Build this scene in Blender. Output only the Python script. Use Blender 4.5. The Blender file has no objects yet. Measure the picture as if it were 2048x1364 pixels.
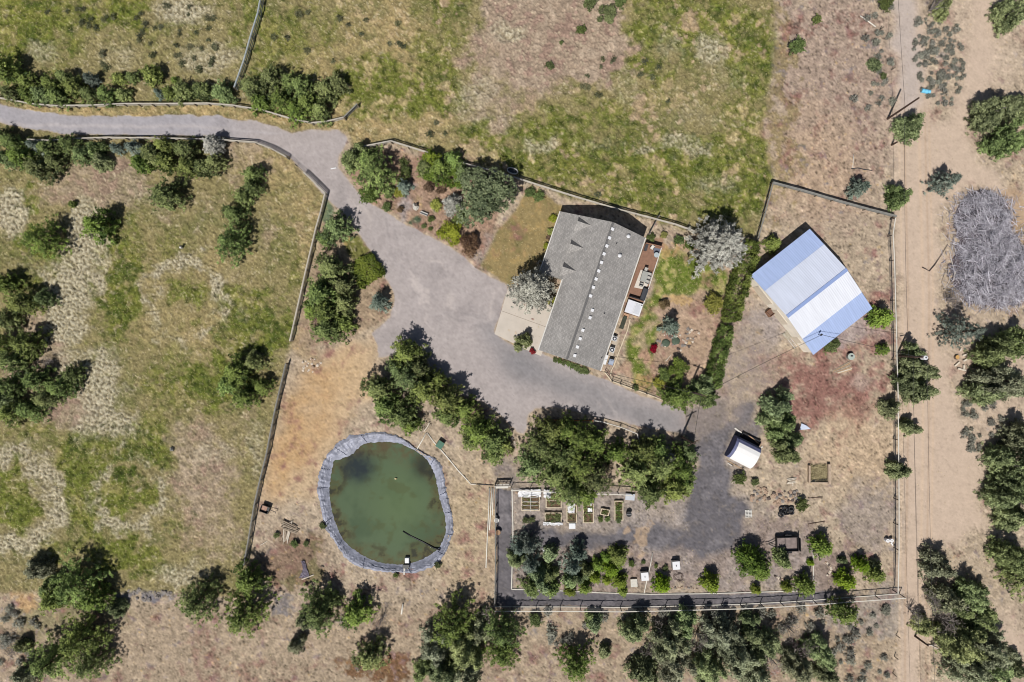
import bpy, math, random
import numpy as np
from mathutils import Vector
C = bpy.context.scene.collection
SC = bpy.context.scene
# ------------------------------------------------------------------ camera
H = 100.0                       # height of the drone above the ground, metres
S = 150.0 / 2048                # metres per photo pixel on the ground
cam_d = bpy.data.cameras.new('camera'); cam_d.sensor_width = 36; cam_d.lens = 24
cam_d.clip_start = 1; cam_d.clip_end = 5000
cam = bpy.data.objects.new('camera', cam_d); C.objects.link(cam); cam.location = (0, 0, H)
SC.camera = cam
# ------------------------------------------------------------------ sky, sun, exposure
SUN_EL = math.radians(60); SX, SY = -0.40, -0.917
w = bpy.data.worlds.new('World'); SC.world = w; w.use_nodes = True
nt = w.node_tree; bg = nt.nodes['Background']
sky = nt.nodes.new('ShaderNodeTexSky'); sky.sky_type = 'NISHITA'; sky.sun_disc = False
sky.sun_elevation = SUN_EL; sky.sun_rotation = math.atan2(SX, SY)
nt.links.new(sky.outputs['Color'], bg.inputs['Color']); bg.inputs['Strength'].default_value = 0.05
sun_d = bpy.data.lights.new('sun', 'SUN'); sun_d.energy = 4.9; sun_d.angle = math.radians(0.5)
sun_d.color = (1.0, 0.97, 0.925)
sun = bpy.data.objects.new('sun', sun_d); C.objects.link(sun); sun.location = (-30, -60, 90)
ce = math.cos(SUN_EL)
sun.rotation_euler = Vector((-SX*ce, -SY*ce, -math.sin(SUN_EL))).to_track_quat('-Z', 'Y').to_euler()
SC.view_settings.view_transform = 'Standard'; SC.view_settings.look = 'None'
SC.view_settings.exposure = -0.06; SC.view_settings.gamma = 1.0
SC.render.engine = 'CYCLES'
SC.cycles.max_bounces = 5; SC.cycles.diffuse_bounces = 2; SC.cycles.glossy_bounces = 2
SC.cycles.filter_width = 1.05; SC.cycles.transmission_bounces = 2; SC.cycles.transparent_max_bounces = 4
# ------------------------------------------------------------------ helpers
EXPO = 1.38
def lin(c):
    c = np.asarray(c, float)/255.0
    return np.where(c <= 0.04045, c/12.92, ((c+0.055)/1.055)**2.4)
def alb(r, g, b):               # photo colour of a sunlit surface -> albedo
    return np.clip(lin((r, g, b))/EXPO, 0.004, 0.82)
def W(px, py, h=0.0):           # photo pixel + height above ground -> world
    k = S*(1-h/H)
    return ((px-1024)*k, (682-py)*k, h)
MATS = {}
def mat(name, col, rough=0.8, var=0.15, scale=3.0, bump=0.0, metal=0.0, spec=0.3, bscale=None):
    if name in MATS: return MATS[name]
    m = bpy.data.materials.new(name); m.use_nodes = True; t = m.node_tree
    b = t.nodes['Principled BSDF']; b.inputs['Roughness'].default_value = rough
    b.inputs['Metallic'].default_value = metal; b.inputs['Specular IOR Level'].default_value = spec
    tc = t.nodes.new('ShaderNodeTexCoord')
    n = t.nodes.new('ShaderNodeTexNoise'); n.inputs['Scale'].default_value = scale; n.inputs['Detail'].default_value = 6
    t.links.new(tc.outputs['Object'], n.inputs['Vector'])
    r = t.nodes.new('ShaderNodeMapRange'); r.inputs[1].default_value = 0.3; r.inputs[2].default_value = 0.7
    r.inputs[3].default_value = 1-var; r.inputs[4].default_value = 1+var
    t.links.new(n.outputs['Fac'], r.inputs[0])
    mx = t.nodes.new('ShaderNodeVectorMath'); mx.operation = 'SCALE'; mx.inputs[0].default_value = tuple(float(v) for v in col)
    t.links.new(r.outputs[0], mx.inputs['Scale']); t.links.new(mx.outputs[0], b.inputs['Base Color'])
    if bump:
        bn = t.nodes.new('ShaderNodeBump'); bn.inputs['Strength'].default_value = bump; bn.inputs['Distance'].default_value = 0.05
        n2 = t.nodes.new('ShaderNodeTexNoise'); n2.inputs['Scale'].default_value = bscale or scale*4; n2.inputs['Detail'].default_value = 4
        t.links.new(tc.outputs['Object'], n2.inputs['Vector'])
        t.links.new(n2.outputs['Fac'], bn.inputs['Height']); t.links.new(bn.outputs[0], b.inputs['Normal'])
    MATS[name] = m
    return m
def tag(o, label=None, cat=None, group=None, kind=None):
    if label: o['label'] = label
    if cat: o['category'] = cat
    if group: o['group'] = group
    if kind: o['kind'] = kind
    return o
def thing(name, label, cat, loc=(0, 0, 0), rotz=0.0, group=None):
    o = bpy.data.objects.new(name, None); C.objects.link(o); o.empty_display_size = 0.3
    o.location = loc; o.rotation_euler = (0, 0, rotz)
    return tag(o, label, cat, group)
class MB:
    """collects shapes; build() links them as ONE mesh object"""
    def __init__(s): s.v = []; s.f = []
    def add(s, vs, fs):
        b = len(s.v); s.v += [tuple(map(float, p)) for p in vs]; s.f += [tuple(b+i for i in f) for f in fs]; return s
    def box(s, c, d, rz=0.0, taper=1.0, rx=0.0):
        cx, cy, cz = c; dx, dy, dz = d[0]/2, d[1]/2, d[2]/2; co, si = math.cos(rz), math.sin(rz); vs = []
        for z in (-dz, dz):
            t = taper if z > 0 else 1.0
            for x, y in ((-dx, -dy), (dx, -dy), (dx, dy), (-dx, dy)):
                x *= t; y *= t
                y2 = y*math.cos(rx)-z*math.sin(rx); z2 = y*math.sin(rx)+z*math.cos(rx)
                vs.append((cx+x*co-y2*si, cy+x*si+y2*co, cz+z2))
        return s.add(vs, [(3, 2, 1, 0), (4, 5, 6, 7), (0, 1, 5, 4), (1, 2, 6, 5), (2, 3, 7, 6), (3, 0, 4, 7)])
    def beam(s, p, q, w, h):         # box from p to q, w wide, h deep
        p = Vector(p); q = Vector(q); d = (q-p); L = d.length
        if L < 1e-6: return s
        d /= L; up = Vector((0, 0, 1)) if abs(d.z) < 0.95 else Vector((1, 0, 0))
        a = d.cross(up).normalized(); b = a.cross(d).normalized()
        vs = []
        for e in (p, q):
            for x, y in ((-1, -1), (1, -1), (1, 1), (-1, 1)): vs.append(e+a*(x*w/2)+b*(y*h/2))
        return s.add(vs, [(3, 2, 1, 0), (4, 5, 6, 7), (0, 1, 5, 4), (1, 2, 6, 5), (2, 3, 7, 6), (3, 0, 4, 7)])
    def tube(s, pts, r, n=6, r2=None):
        pts = [Vector(p) for p in pts]; vs = []; m = len(pts)
        for i, p in enumerate(pts):
            d = (pts[min(i+1, m-1)]-pts[max(i-1, 0)]).normalized()
            up = Vector((0, 0, 1)) if abs(d.z) < 0.9 else Vector((1, 0, 0))
            a = d.cross(up).normalized(); b = a.cross(d).normalized()
            rr = r if r2 is None else r+(r2-r)*i/max(m-1, 1)
            for k in range(n):
                t = 2*math.pi*k/n; vs.append(p+a*(rr*math.cos(t))+b*(rr*math.sin(t)))
        fs = [(i*n+k, i*n+(k+1) % n, (i+1)*n+(k+1) % n, (i+1)*n+k) for i in range(m-1) for k in range(n)]
        fs += [tuple(range(n-1, -1, -1)), tuple(range((m-1)*n, m*n))]
        return s.add(vs, fs)
    def cyl(s, c, r, h, n=14, r2=None):
        r2 = r if r2 is None else r2
        vs = [(c[0]+r*math.cos(2*math.pi*k/n), c[1]+r*math.sin(2*math.pi*k/n), c[2]) for k in range(n)]
        vs += [(c[0]+r2*math.cos(2*math.pi*k/n), c[1]+r2*math.sin(2*math.pi*k/n), c[2]+h) for k in range(n)]
        return s.add(vs, [tuple(range(n-1, -1, -1)), tuple(range(n, 2*n))]+[(k, (k+1) % n, n+(k+1) % n, n+k) for k in range(n)])
    def prism(s, poly, z0, z1):      # poly counter-clockwise seen from above
        a = sum(poly[i][0]*poly[(i+1) % len(poly)][1]-poly[(i+1) % len(poly)][0]*poly[i][1] for i in range(len(poly)))
        if a < 0: poly = poly[::-1]
        n = len(poly); vs = [(p[0], p[1], z0) for p in poly]+[(p[0], p[1], z1) for p in poly]
        return s.add(vs, [tuple(range(n-1, -1, -1)), tuple(range(n, 2*n))]+[(k, (k+1) % n, n+(k+1) % n, n+k) for k in range(n)])
    def slab(s, quad, t):            # a sloping slab: top corners given, t thick
        vs = [tuple(q) for q in quad]+[(q[0], q[1], q[2]-t) for q in quad]; n = len(quad)
        return s.add(vs, [tuple(range(n)), tuple(range(2*n-1, n-1, -1))]+[(k, n+k, n+(k+1) % n, (k+1) % n) for k in range(n)])
    def ball(s, c, r, seed=0, j=0.0, nu=8, nv=5, sq=1.0):
        g = random.Random(seed); vs = [(c[0], c[1], c[2]-r*sq)]
        for i in range(1, nv):
            ph = -math.pi/2+math.pi*i/nv
            for k in range(nu):
                t = 2*math.pi*k/nu; rr = r*(1+g.uniform(-j, j))
                vs.append((c[0]+rr*math.cos(ph)*math.cos(t), c[1]+rr*math.cos(ph)*math.sin(t), c[2]+rr*sq*math.sin(ph)))
        vs.append((c[0], c[1], c[2]+r*sq)); fs = [(0, 1+(k+1) % nu, 1+k) for k in range(nu)]
        for i in range(nv-2):
            a = 1+i*nu
            fs += [(a+k, a+(k+1) % nu, a+nu+(k+1) % nu, a+nu+k) for k in range(nu)]
        a = 1+(nv-2)*nu; fs += [(a+k, a+(k+1) % nu, len(vs)-1) for k in range(nu)]
        return s.add(vs, fs)
    def build(s, name, m, parent=None, world=False, smooth=False):
        off = Vector((0, 0, 0))
        if parent is not None and world: off = parent.location
        me = bpy.data.meshes.new(name); me.from_pydata([(p[0]-off[0], p[1]-off[1], p[2]-off[2]) for p in s.v], [], s.f)
        me.update(); me.materials.append(m)
        if smooth: me.polygons.foreach_set('use_smooth', [True]*len(me.polygons))
        o = bpy.data.objects.new(name, me); C.objects.link(o)
        if parent is not None: o.parent = parent
        return o
def np_mesh(name, V, F, m, cols=None, attr='Col', tint=None, smooth=False):
    """fast mesh from numpy arrays; F is (n,4) or (n,3)"""
    me = bpy.data.meshes.new(name); k = F.shape[1]
    me.vertices.add(len(V)); me.vertices.foreach_set('co', np.ascontiguousarray(V, dtype=np.float32).ravel())
    me.loops.add(F.size); me.loops.foreach_set('vertex_index', np.ascontiguousarray(F, dtype=np.int32).ravel())
    me.polygons.add(len(F)); me.polygons.foreach_set('loop_start', np.arange(0, F.size, k, dtype=np.int32))
    if smooth: me.polygons.foreach_set('use_smooth', np.ones(len(F), dtype=bool))
    me.update(calc_edges=True)
    if cols is not None:
        a = me.attributes.new(attr, 'FLOAT_COLOR', 'POINT')
        a.data.foreach_set('color', (cols if cols.shape[1] == 4 else np.concatenate([cols, np.ones((len(cols), 1))], 1)).astype(np.float32).ravel())
    if tint is not None:
        a = me.attributes.new('tint', 'FLOAT', 'POINT'); a.data.foreach_set('value', tint.astype(np.float32))
    me.validate(); me.materials.append(m)
    return me
# ------------------------------------------------------------------ ground cover fields (photo-pixel coordinates are just the site plan)
STEP = 2.0
xs = np.arange(-150, 2200, STEP); ys = np.arange(-150, 1516, STEP)
NX, NY = len(xs), len(ys)
PX, PY = np.meshgrid(xs, ys)
KX = np.fft.rfftfreq(NX)[None, :]; KY = np.fft.fftfreq(NY)[:, None]
def blur(a, sig):               # sig in photo pixels
    s2 = (sig/STEP)**2
    return np.fft.irfft2(np.fft.rfft2(a)*np.exp(-2*math.pi**2*s2*(KX**2+KY**2)), s=a.shape)
def gn(scale, seed):
    r = np.random.default_rng(seed).standard_normal((NY, NX))
    a = blur(r, scale*0.35); return (a-a.mean())/a.std()
def fbm(scale, seed, o=4, g=0.6):
    a = sum(gn(max(scale/2**i, 2.4), seed*17+i)*g**i for i in range(o)); return a/a.std()
def aniso(l, wd, ang, seed):
    r = np.random.default_rng(seed).standard_normal((NY, NX)); c, s_ = math.cos(ang), math.sin(ang)
    u = KX*c+KY*s_; v = -KX*s_+KY*c
    a = np.fft.irfft2(np.fft.rfft2(r)*np.exp(-2*math.pi**2*((l/STEP*u)**2+(wd/STEP*v)**2)), s=r.shape)
    return a/a.std()
def sst(x, a, b):
    t = np.clip((x-a)/(b-a), 0, 1); return t*t*(3-2*t)
def inpoly(poly, X, Y):
    r = np.zeros(X.shape, bool); n = len(poly)
    for i in range(n):
        x1, y1 = poly[i]; x2, y2 = poly[(i+1) % n]
        if y1 == y2: continue
        c = ((Y > min(y1, y2)) & (Y <= max(y1, y2)))
        r ^= c & (X < (x2-x1)*(Y-y1)/(y2-y1)+x1)
    return r
wx = fbm(36, 5)*5; wy = fbm(36, 6)*5
def poly(p, feather=4, warp=1.0):
    return blur(inpoly(p, PX+wx*warp, PY+wy*warp).astype(float), feather)
def ell(cx, cy, rx, ry, soft=0.5, warp=1.0, rot=0.0):
    x = PX+wx*warp-cx; y = PY+wy*warp-cy
    if rot:
        c, s_ = math.cos(rot), math.sin(rot); x, y = x*c+y*s_, -x*s_+y*c
    return 1-sst(np.sqrt((x/rx)**2+(y/ry)**2), 1-soft, 1+soft)
def ring(cx, cy, r, wd, squash=1.0, warp=1.5):
    d = np.sqrt((PX+wx*warp-cx)**2+((PY+wy*warp-cy)/squash)**2); return np.exp(-((d-r)/wd)**2)
n80, n30, n12, n5 = fbm(90, 11), fbm(34, 12), fbm(13, 13, 3), gn(5, 14)
wh = gn(2.4, 15)
st = np.maximum.reduce([aniso(3.6, 1.1, a, 20+i) for i, a in enumerate((0.3, 1.2, 2.0, 2.8))])   # straw strokes
st = (st-st.mean())/st.std()
tex = aniso(4.0, 1.6, 0.8, 31)*0.6+n5*0.6+wh*0.3
def mixc(col, c, m): return col+(np.asarray(c)-col)*np.clip(m, 0, 1)[..., None]
# --- meadow
green = np.zeros((NY, NX))
for a in [(40,40,130,90,.9),(230,15,70,60,.9),(300,70,150,70,.25),(500,30,40,70,.7),(600,60,110,60,.5),(560,120,80,60,.5),(720,110,60,60,.3),(745,170,90,60,.9),
          (820,190,110,45,.9),(880,60,50,90,.5),(870,140,50,60,.7),(940,20,60,30,.5),(1110,300,110,80,.75),(1190,250,120,60,.6),(1260,310,120,60,.8),(1360,330,140,60,1.0),(1240,210,90,60,.4),
          (1470,380,100,50,.9),(1520,310,60,90,.7),(1350,60,110,90,.6),(1450,60,90,70,.8),(1500,120,60,110,.75),(1300,90,50,110,.7),(1230,410,140,30,.8),(980,260,60,30,.9),(1030,330,70,35,.8),
          (1090,275,90,25,.9),(1350,425,120,25,.6),(1500,440,40,60,.35),(1480,230,80,60,.4),
          (240,560,45,110,1.0),(230,660,60,40,.5),(372,604,44,40,.7),(520,660,80,45,1.0),(500,620,60,50,.8),(430,760,90,45,1.1),(545,695,40,25,1.0),(40,395,50,32,1.0),(75,500,50,40,.8),
          (315,480,70,60,.35),(290,430,70,40,.3),(60,560,50,30,.6),(30,1003,54,56,1.2),(250,890,110,45,.8),(330,850,80,40,.4),(165,960,48,110,1.0),(250,985,38,50,1.2),(200,1060,60,50,.6),(250,1110,60,30,.9),
          (110,1095,120,22,.5),(300,1130,60,25,.6),(355,930,25,70,.5),(360,1045,30,30,.6),(585,560,20,80,.45),(560,470,30,90,.25),(480,880,40,30,.3),(340,770,60,60,.5),(330,690,70,50,.3),(60,870,60,20,.4)]:
    green = np.maximum(green, ell(a[0], a[1], a[2], a[3], 0.6, 2.5)*a[4])
pale = np.zeros((NY, NX))
for m in [ring(372, 600, 78, 20, 1, 2.2)*np.clip(.55+.25*n30+.35*sst(-PY, -640, -560), .2, 1.0), ring(32, 1005, 84, 25, 1.05, 1.8)*np.clip(1.0+.2*n30, .6, 1.15), ring(254, 988, 60, 19, 1.12, 2)*np.clip(.62+.25*n30+.3*sst(PY+.7*(PX-252), 950, 1040), .25, 1.05), ell(165,470,40,60,.5,2)*1.1, ell(150,560,40,70,.5,2)*1.1, ell(128,650,45,60,.5,2)*1.0, ell(190,760,50,60,.5,2)*1.0, ell(235,850,50,40,.5,2)*.9, ell(20,420,40,60,.4,2)*1.1, ell(310,400,60,30,.6,2)*.5, ell(125,600,40,110,.6,2)*.95, ell(200,830,45,60,.6,2)*.9,
          ell(25,430,40,60,.6,2)*.9, ell(180,500,35,60,.6,2)*.9, ell(370,1150,60,30,.6)*.8, ell(150,740,50,50,.6)*.7,
          ell(370,22,60,26,.6)*.9, ell(420,115,70,35,.6)*.7, ell(80,105,40,25,.6)*.6, ell(235,115,50,30,.7)*.5, ell(950,185,50,40,.6)*.6, ell(1020,65,36,22,.6)*.8, ell(990,240,50,30,.6)*.4,
          ell(610,730,38,26,.4)*.7, ell(590,780,22,45,.5)*.8, ell(1420,100,30,40,.6)*.8, ell(1355,285,45,20,.6)*.7, ell(1080,290,40,18,.6)*.7, ell(1250,180,40,30,.6)*.5, ell(1290,295,25,14,.6)*.8,
          ell(1390,300,40,15,.6)*.7, ell(1430,370,60,25,.6)*.5, ell(930,210,30,40,.6)*.5, ell(470,540,30,40,.6)*.4, ell(420,900,60,30,.6)*.5, ell(510,900,18,60,.6)*.6, ell(490,620,20,30,.6)*.3,
          ell(1400,235,60,30,.6)*.4, ell(1340,90,35,40,.6)*.5, ell(1460,150,40,40,.6)*.4, ell(1200,290,60,20,.6)*.4]:
    pale = np.maximum(pale, m)
brown = np.zeros((NY, NX))
for m in [ell(1115,60,150,105,.35,3), ell(1030,10,90,50,.4,2), ell(1060,120,90,60,.4,2), ell(1180,90,90,80,.4,2), ell(990,110,70,80,.5,2)*.8, ell(990,200,80,60,.6,2)*.7, ell(1170,110,80,60,.5,2)*.8, ell(1060,160,90,50,.5)*.6, ell(400,960,70,130,.5,2)*.85, ell(380,880,60,40,.5)*.7, ell(440,1060,70,80,.5,2)*.6,
          ell(200,370,120,55,.5,2)*.8, ell(350,420,120,45,.5)*.35, ell(230,335,60,30,.5)*.8, ell(500,340,60,50,.6)*.6, ell(100,720,40,50,.6)*.9, ell(150,820,70,40,.6)*.9, ell(60,700,60,100,.6)*.9, ell(60,530,40,20,.6)*.5,
          ell(230,160,150,25,.6)*.35, ell(480,300,60,25,.5)*.7, ell(330,265,300,14,.5)*.5, ell(530,430,20,60,.6)*.4, ell(360,340,90,25,.5)*.5, ell(480,860,30,40,.6)*.4, ell(515,430,40,60,.6)*.3]:
    brown = np.maximum(brown, m)
gold = np.zeros((NY, NX))
for m in [ell(720,250,60,30,.5), ell(800,240,100,30,.6)*.8, ell(780,110,110,110,.5,2)*.8, ell(640,120,60,50,.6)*.7, ell(1170,340,80,40,.6)*.8, ell(330,222,340,10,.4)*.9, ell(600,235,110,16,.4)*.8, ell(860,240,80,20,.6)*.6,
          ell(620,440,30,110,.5)*.55, ell(540,340,70,40,.5)*.6, ell(1110,330,50,40,.6)*.6, ell(1230,60,40,70,.6)*.3, ell(1260,190,50,40,.6)*.5, ell(300,540,60,60,.6)*.4, ell(440,550,70,60,.6)*.4, ell(310,640,60,60,.6)*.4,
          ell(580,380,50,70,.5)*.5, ell(420,660,80,50,.6)*.5, ell(900,280,60,20,.6)*.4]:
    gold = np.maximum(gold, m)
def band(s1, s2, seed):
    r = np.random.default_rng(seed).standard_normal((NY, NX)); a = blur(r, s1)-blur(r, s2); return a/a.std()
cell = band(1.7, 3.4, 41); fine = band(1.0, 2.0, 42); blot = band(4.0, 9.0, 43)
left = 1-sst(PX, 560, 700)
col = np.zeros((NY, NX, 3))+alb(144, 133, 93)
col = mixc(col, alb(112, 114, 68), sst(n80*.6+n30*.5, -.3, 1.4)*.75)
col = mixc(col, alb(184, 160, 116), gold*(.6+.25*n12))
gs = np.clip(green+n30*.16+n12*.10, 0, 1.3)
gm = sst(gs, .04, .78)*np.minimum(1, green*2.4)
gcol = np.zeros((NY, NX, 3))+alb(103, 112, 45)
gcol = mixc(gcol, alb(130, 130, 64), sst(n30+.2*n12+.3*n80, -.4, 1.5)*.85); gcol = mixc(gcol, alb(66, 84, 28), sst(n12*.7+n80*.4-.3*n30, .1, 1.5)*.8)
col = col+(gcol-col)*(gm*.92)[..., None]
# dry openings inside the grass
dry = sst(n12*.45+n30*.85+blot*.25, .6, 1.7)*(.35+.65*(1-left))
col = mixc(col, alb(190, 167, 132), dry*.55); col = mixc(col, alb(168, 140, 122), dry*sst(n80, .2, 1.4)*.5)
bm = sst(brown+n12*.10+n30*.1, .12, .8)*brown
col = mixc(col, alb(168, 148, 129), np.clip(bm*1.1, 0, .95)*(1-.25*left))
col = mixc(col, alb(150, 122, 110), bm*sst(n30+.4*blot, .2, 1.5)*.65); col = mixc(col, alb(198, 178, 156), bm*sst(-n30+.5*n12, .6, 1.7)*.5)
pm = np.clip(sst(pale+n12*.09+n30*.05, .08, .9)*pale, 0, 1); gm_keep = 1-.75*pm
col = mixc(col, alb(178, 168, 142), pm*.85)
worm = np.clip(pm*1.05, 0, 1)
col = mixc(col, alb(204, 195, 170), worm*sst(cell+.4*fine, -.2, 1.2)*.7); col = mixc(col, alb(98, 88, 68), worm*sst(-cell, .1, 1.3)*.7)
tx = np.clip(.5+.5*sst(n30, -1, 1)-.2*gm, .2, 1.0)
col = mixc(col, alb(208, 194, 164), sst(st+.5*fine, 1.1, 2.6)*tx*.55)
col *= np.exp(np.clip((.05*cell+.12*fine+.09*blot)*(1-.4*worm)+gm*(.05*cell+.05*blot), -.8, .5))[..., None]
col = mixc(col, alb(48, 62, 20), gm*sst(-blot-.4*cell-.4*n30, 1.0, 2.4)*.5)
# --- house yard, sheds and the dry land to the east and south: bare soil
yard = poly([(490,1200),(512,1008),(535,908),(574,727),(590,670),(615,560),(640,450),(656,388),(612,344),(575,312),(620,262),(690,262),(700,300),(735,292),(783,282),(850,304),(926,327),(1031,356),(1171,400),(1305,437),(1398,468),(1512,478),(1541,366),(1530,250),(1545,100),(1560,-300),(2400,-300),(2400,1700),(-300,1700),(-300,1185),(100,1185),(330,1185)], 4, .6)
soil = np.zeros((NY, NX, 3))+alb(183, 165, 143)
soil = mixc(soil, alb(197, 179, 155), sst(n30*.5+n80*.6, -.3, 1.3)*.8)
soil = mixc(soil, alb(163, 145, 126), sst(n12*.3+n30*.8, .4, 1.9)*.6)
ne = ell(1660,200,130,250,.25,3)
soil = mixc(soil, alb(173, 152, 136), ne*.9)
soil = mixc(soil, alb(186, 166, 150), ne*sst(n30+.4*n5, .2, 1.5)*.6)
soil = mixc(soil, alb(134, 114, 100), ne*sst(n12+n30*.6, .5, 1.8)*.75)
soil = mixc(soil, alb(196, 168, 138), ell(1620,330,100,100,.6,2)*.5)
soil = mixc(soil, alb(138, 124, 80), sst(ell(1548,200,34,300,.9,4)+n12*.2, .35, .9)*.7)
south = sst(PY, 1190, 1230)*(1-sst(PX, 1760, 1820))
soil = mixc(soil, alb(170, 151, 128), south*.7)
soil = mixc(soil, alb(140, 120, 102), south*sst(.5*n12+n30, .3, 1.8)*.5)
soil = mixc(soil, alb(126, 124, 84), ell(120,1235,120,45,.5,3)*.6)
soil = mixc(soil, alb(112, 78, 48), sst(ell(745,1352,90,32,.6,3)+.2*n12, .3, .9)*.85)
soil = mixc(soil, alb(126, 124, 132), sst(ell(290,1188,64,13,.6,2)+.2*n12, .2, .8)*.9)
soil = mixc(soil, alb(116, 114, 120), sst(ell(568,1213,38,17,.7,3)+.2*n12, .1, 1.0)*.75)
soil = mixc(soil, alb(194, 160, 118), ell(50,1205,26,22,.4,2)*.9)
soil = mixc(soil, alb(146, 142, 140), sst(ell(1730,1230,100,40,.6,3)+.2*n12, .3, .9)*.5)
# by the pond
soil = mixc(soil, alb(200, 165, 122), poly([(582,770),(640,715),(700,690),(735,700),(720,770),(670,850),(625,930),(575,1010),(524,990),(540,900),(566,800)], 14, 2)*(.92+.1*n30))
soil = mixc(soil, alb(206, 178, 142), poly([(650,700),(745,672),(760,715),(745,790),(690,860),(660,880),(650,920),(620,1000),(560,1030),(640,850),(680,760)], 8, 2)*.75)
soil = mixc(soil, alb(190, 168, 132), ell(950,1070,70,140,.5,2)*.5)
soil = mixc(soil, alb(128, 102, 84), ell(585,1120,60,55,.5,2)*.75)
soil = mixc(soil, alb(106, 106, 64), sst(ell(620,1135,20,60,.5,2)+ell(560,1160,60,16,.5,2)+.2*n12, .4, .9)*.6)
pt = poly([(600,960),(900,860),(985,965),(985,1205),(500,1205),(505,1040)], 8)
soil *= (1-.30*pt*sst(n5+.8*n12, .9, 2.2))[..., None]
# front lawn and garden beds
lawn = poly([(1040,395),(1060,372),(1128,412),(1110,480),(1085,560),(1030,560),(1016,572),(958,532),(985,470),(1030,420)], 2, .3)
lc = np.zeros((NY, NX, 3))+alb(154, 136, 94); lc = mixc(lc, alb(124, 120, 74), sst(n30, 0, 1.5)*.7); lc = mixc(lc, alb(178, 150, 98), sst(n12, .2, 1.6)*.5)
soil = soil*(1-lawn[..., None])+lc*lawn[..., None]
bed = poly([(690,345),(735,292),(850,312),(930,335),(1000,400),(985,470),(955,530),(912,500),(850,460),(772,422),(725,395)], 3, .5)
soil = mixc(soil, alb(168, 138, 118), bed*.85); soil = mixc(soil, alb(146, 130, 92), bed*sst(n12, .3, 1.4)*.5)
soil = mixc(soil, alb(168, 158, 156), poly([(800,385),(822,355),(838,362),(815,400),(810,440),(800,448),(795,420)], 3)*.8)
soil = mixc(soil, alb(168, 158, 150), poly([(962,532),(945,520),(968,470),(985,462),(975,500)], 3)*.7)
soil = mixc(soil, alb(86, 100, 78), poly([(816,446),(836,430),(845,436),(836,457)], 1, .2)); soil = mixc(soil, alb(92, 104, 74), poly([(851,404),(868,398),(886,416),(866,424)], 2, .5))
soil = mixc(soil, alb(160, 138, 112), poly([(655,398),(690,470),(712,470),(760,540),(790,585),(775,640),(720,665),(640,690),(590,690),(640,460)], 3, .5)*.7)
soil = mixc(soil, alb(112, 114, 56), poly([(692,478),(715,472),(738,502),(706,522)], 2, .6)*.9); soil = mixc(soil, alb(96, 116, 88), poly([(645,400),(658,400),(672,420),(655,450),(640,440)], 2, .6)*.9)
soil = mixc(soil, alb(166, 144, 110), ell(600,690,40,30,.5,2)*.7)
# back yard
bs = poly([(1240,750),(1265,640),(1300,600),(1325,490),(1398,470),(1470,500),(1460,640),(1440,760),(1400,800),(1320,795)], 2, .4)
soil = mixc(soil, alb(176, 150, 127), bs*.9)
bl = poly([(1325,500),(1345,492),(1400,520),(1455,545),(1455,580),(1440,592),(1400,586),(1330,592),(1312,620),(1318,650),(1305,700),(1312,750),(1298,775),(1268,765),(1262,725),(1243,742),(1262,650),(1290,610)], 3, .8)
blc = np.zeros((NY, NX, 3))+alb(108, 122, 52); blc = mixc(blc, alb(172, 166, 104), sst(n12+.3*n30, .1, 1.2)*.8); blc = mixc(blc, alb(74, 96, 36), sst(n30, .2, 1.4)*.6)
soil = soil*(1-bl[..., None])+blc*bl[..., None]
soil = mixc(soil, alb(196, 164, 112), sst(ell(1340,500,30,14,.5)+ell(1362,598,26,10,.5)+ell(1285,760,14,14,.5)+.25*n5, .4, .9)*.7)
soil = mixc(soil, alb(196, 168, 146), ring(1350, 690, 66, 8)*.6)
soil = mixc(soil, alb(188, 152, 128), ell(1292,715,9,14,.3)*.9); soil = mixc(soil, alb(190, 160, 136), poly([(1236,740),(1246,718),(1262,726),(1258,760),(1230,752)], 2)*.9)
soil = mixc(soil, alb(168, 130, 106), poly([(1290,490),(1300,470),(1325,466),(1328,496),(1318,500)], 2)*.8)
# barn yard: red cinder, pale hard standing
rc = np.maximum.reduce([ell(1655,775,95,50,.6,3), ell(1740,650,40,50,.6,2)*.8, ell(1490,640,16,60,.6,2)*.5, ell(1600,790,60,70,.6,3)*.7, ell(1680,820,70,35,.6,2)*.8, ell(1700,690,70,40,.6,2)*.7, ell(1560,740,60,40,.7,2)*.6, ell(1760,720,40,40,.6,2)*.5])
soil = mixc(soil, alb(150, 112, 102), sst(rc+n12*.15+n30*.2, 0, .95)*.9); soil = mixc(soil, alb(143, 102, 93), sst(rc+n12*.2+n30*.3, .6, 1.5)*.6)
soil = mixc(soil, alb(178, 166, 162), ell(1700,660,55,28,.6,2)*.7); soil = mixc(soil, alb(166, 156, 154), ell(1535,650,36,45,.6,2)*.75)
soil = mixc(soil, alb(186, 166, 152), ell(1720,765,24,16,.6,1)*.7)
soil = mixc(soil, alb(202, 174, 142), ell(1720,900,90,70,.6,2)*.5)
soil = mixc(soil, alb(142, 132, 130), sst(ell(1735,1040,60,80,.7,2)+n12*.1, .3, .9)*.5)
soil = mixc(soil, alb(140, 122, 116), sst(ell(1560,1075,80,50,.6,2)+ell(1400,1125,140,55,.5,2)+ell(1640,1140,70,55,.6,2)+n12*.1, .25, .9)*.75)
soil = mixc(soil, alb(140, 118, 108), ell(1190,1140,190,48,.5,2)*.8)
soil = mixc(soil, alb(160, 146, 134), poly([(1025,975),(1260,985),(1390,1000),(1385,1055),(1080,1065),(1025,1060)], 5)*.85)
soil = mixc(soil, alb(160, 150, 144), poly([(1024,978),(1390,990),(1400,880),(1480,860),(1500,1000),(1640,1060),(1640,1182),(1024,1180)], 10, 2)*np.clip(.5+.2*n30, .15, .8))
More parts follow.
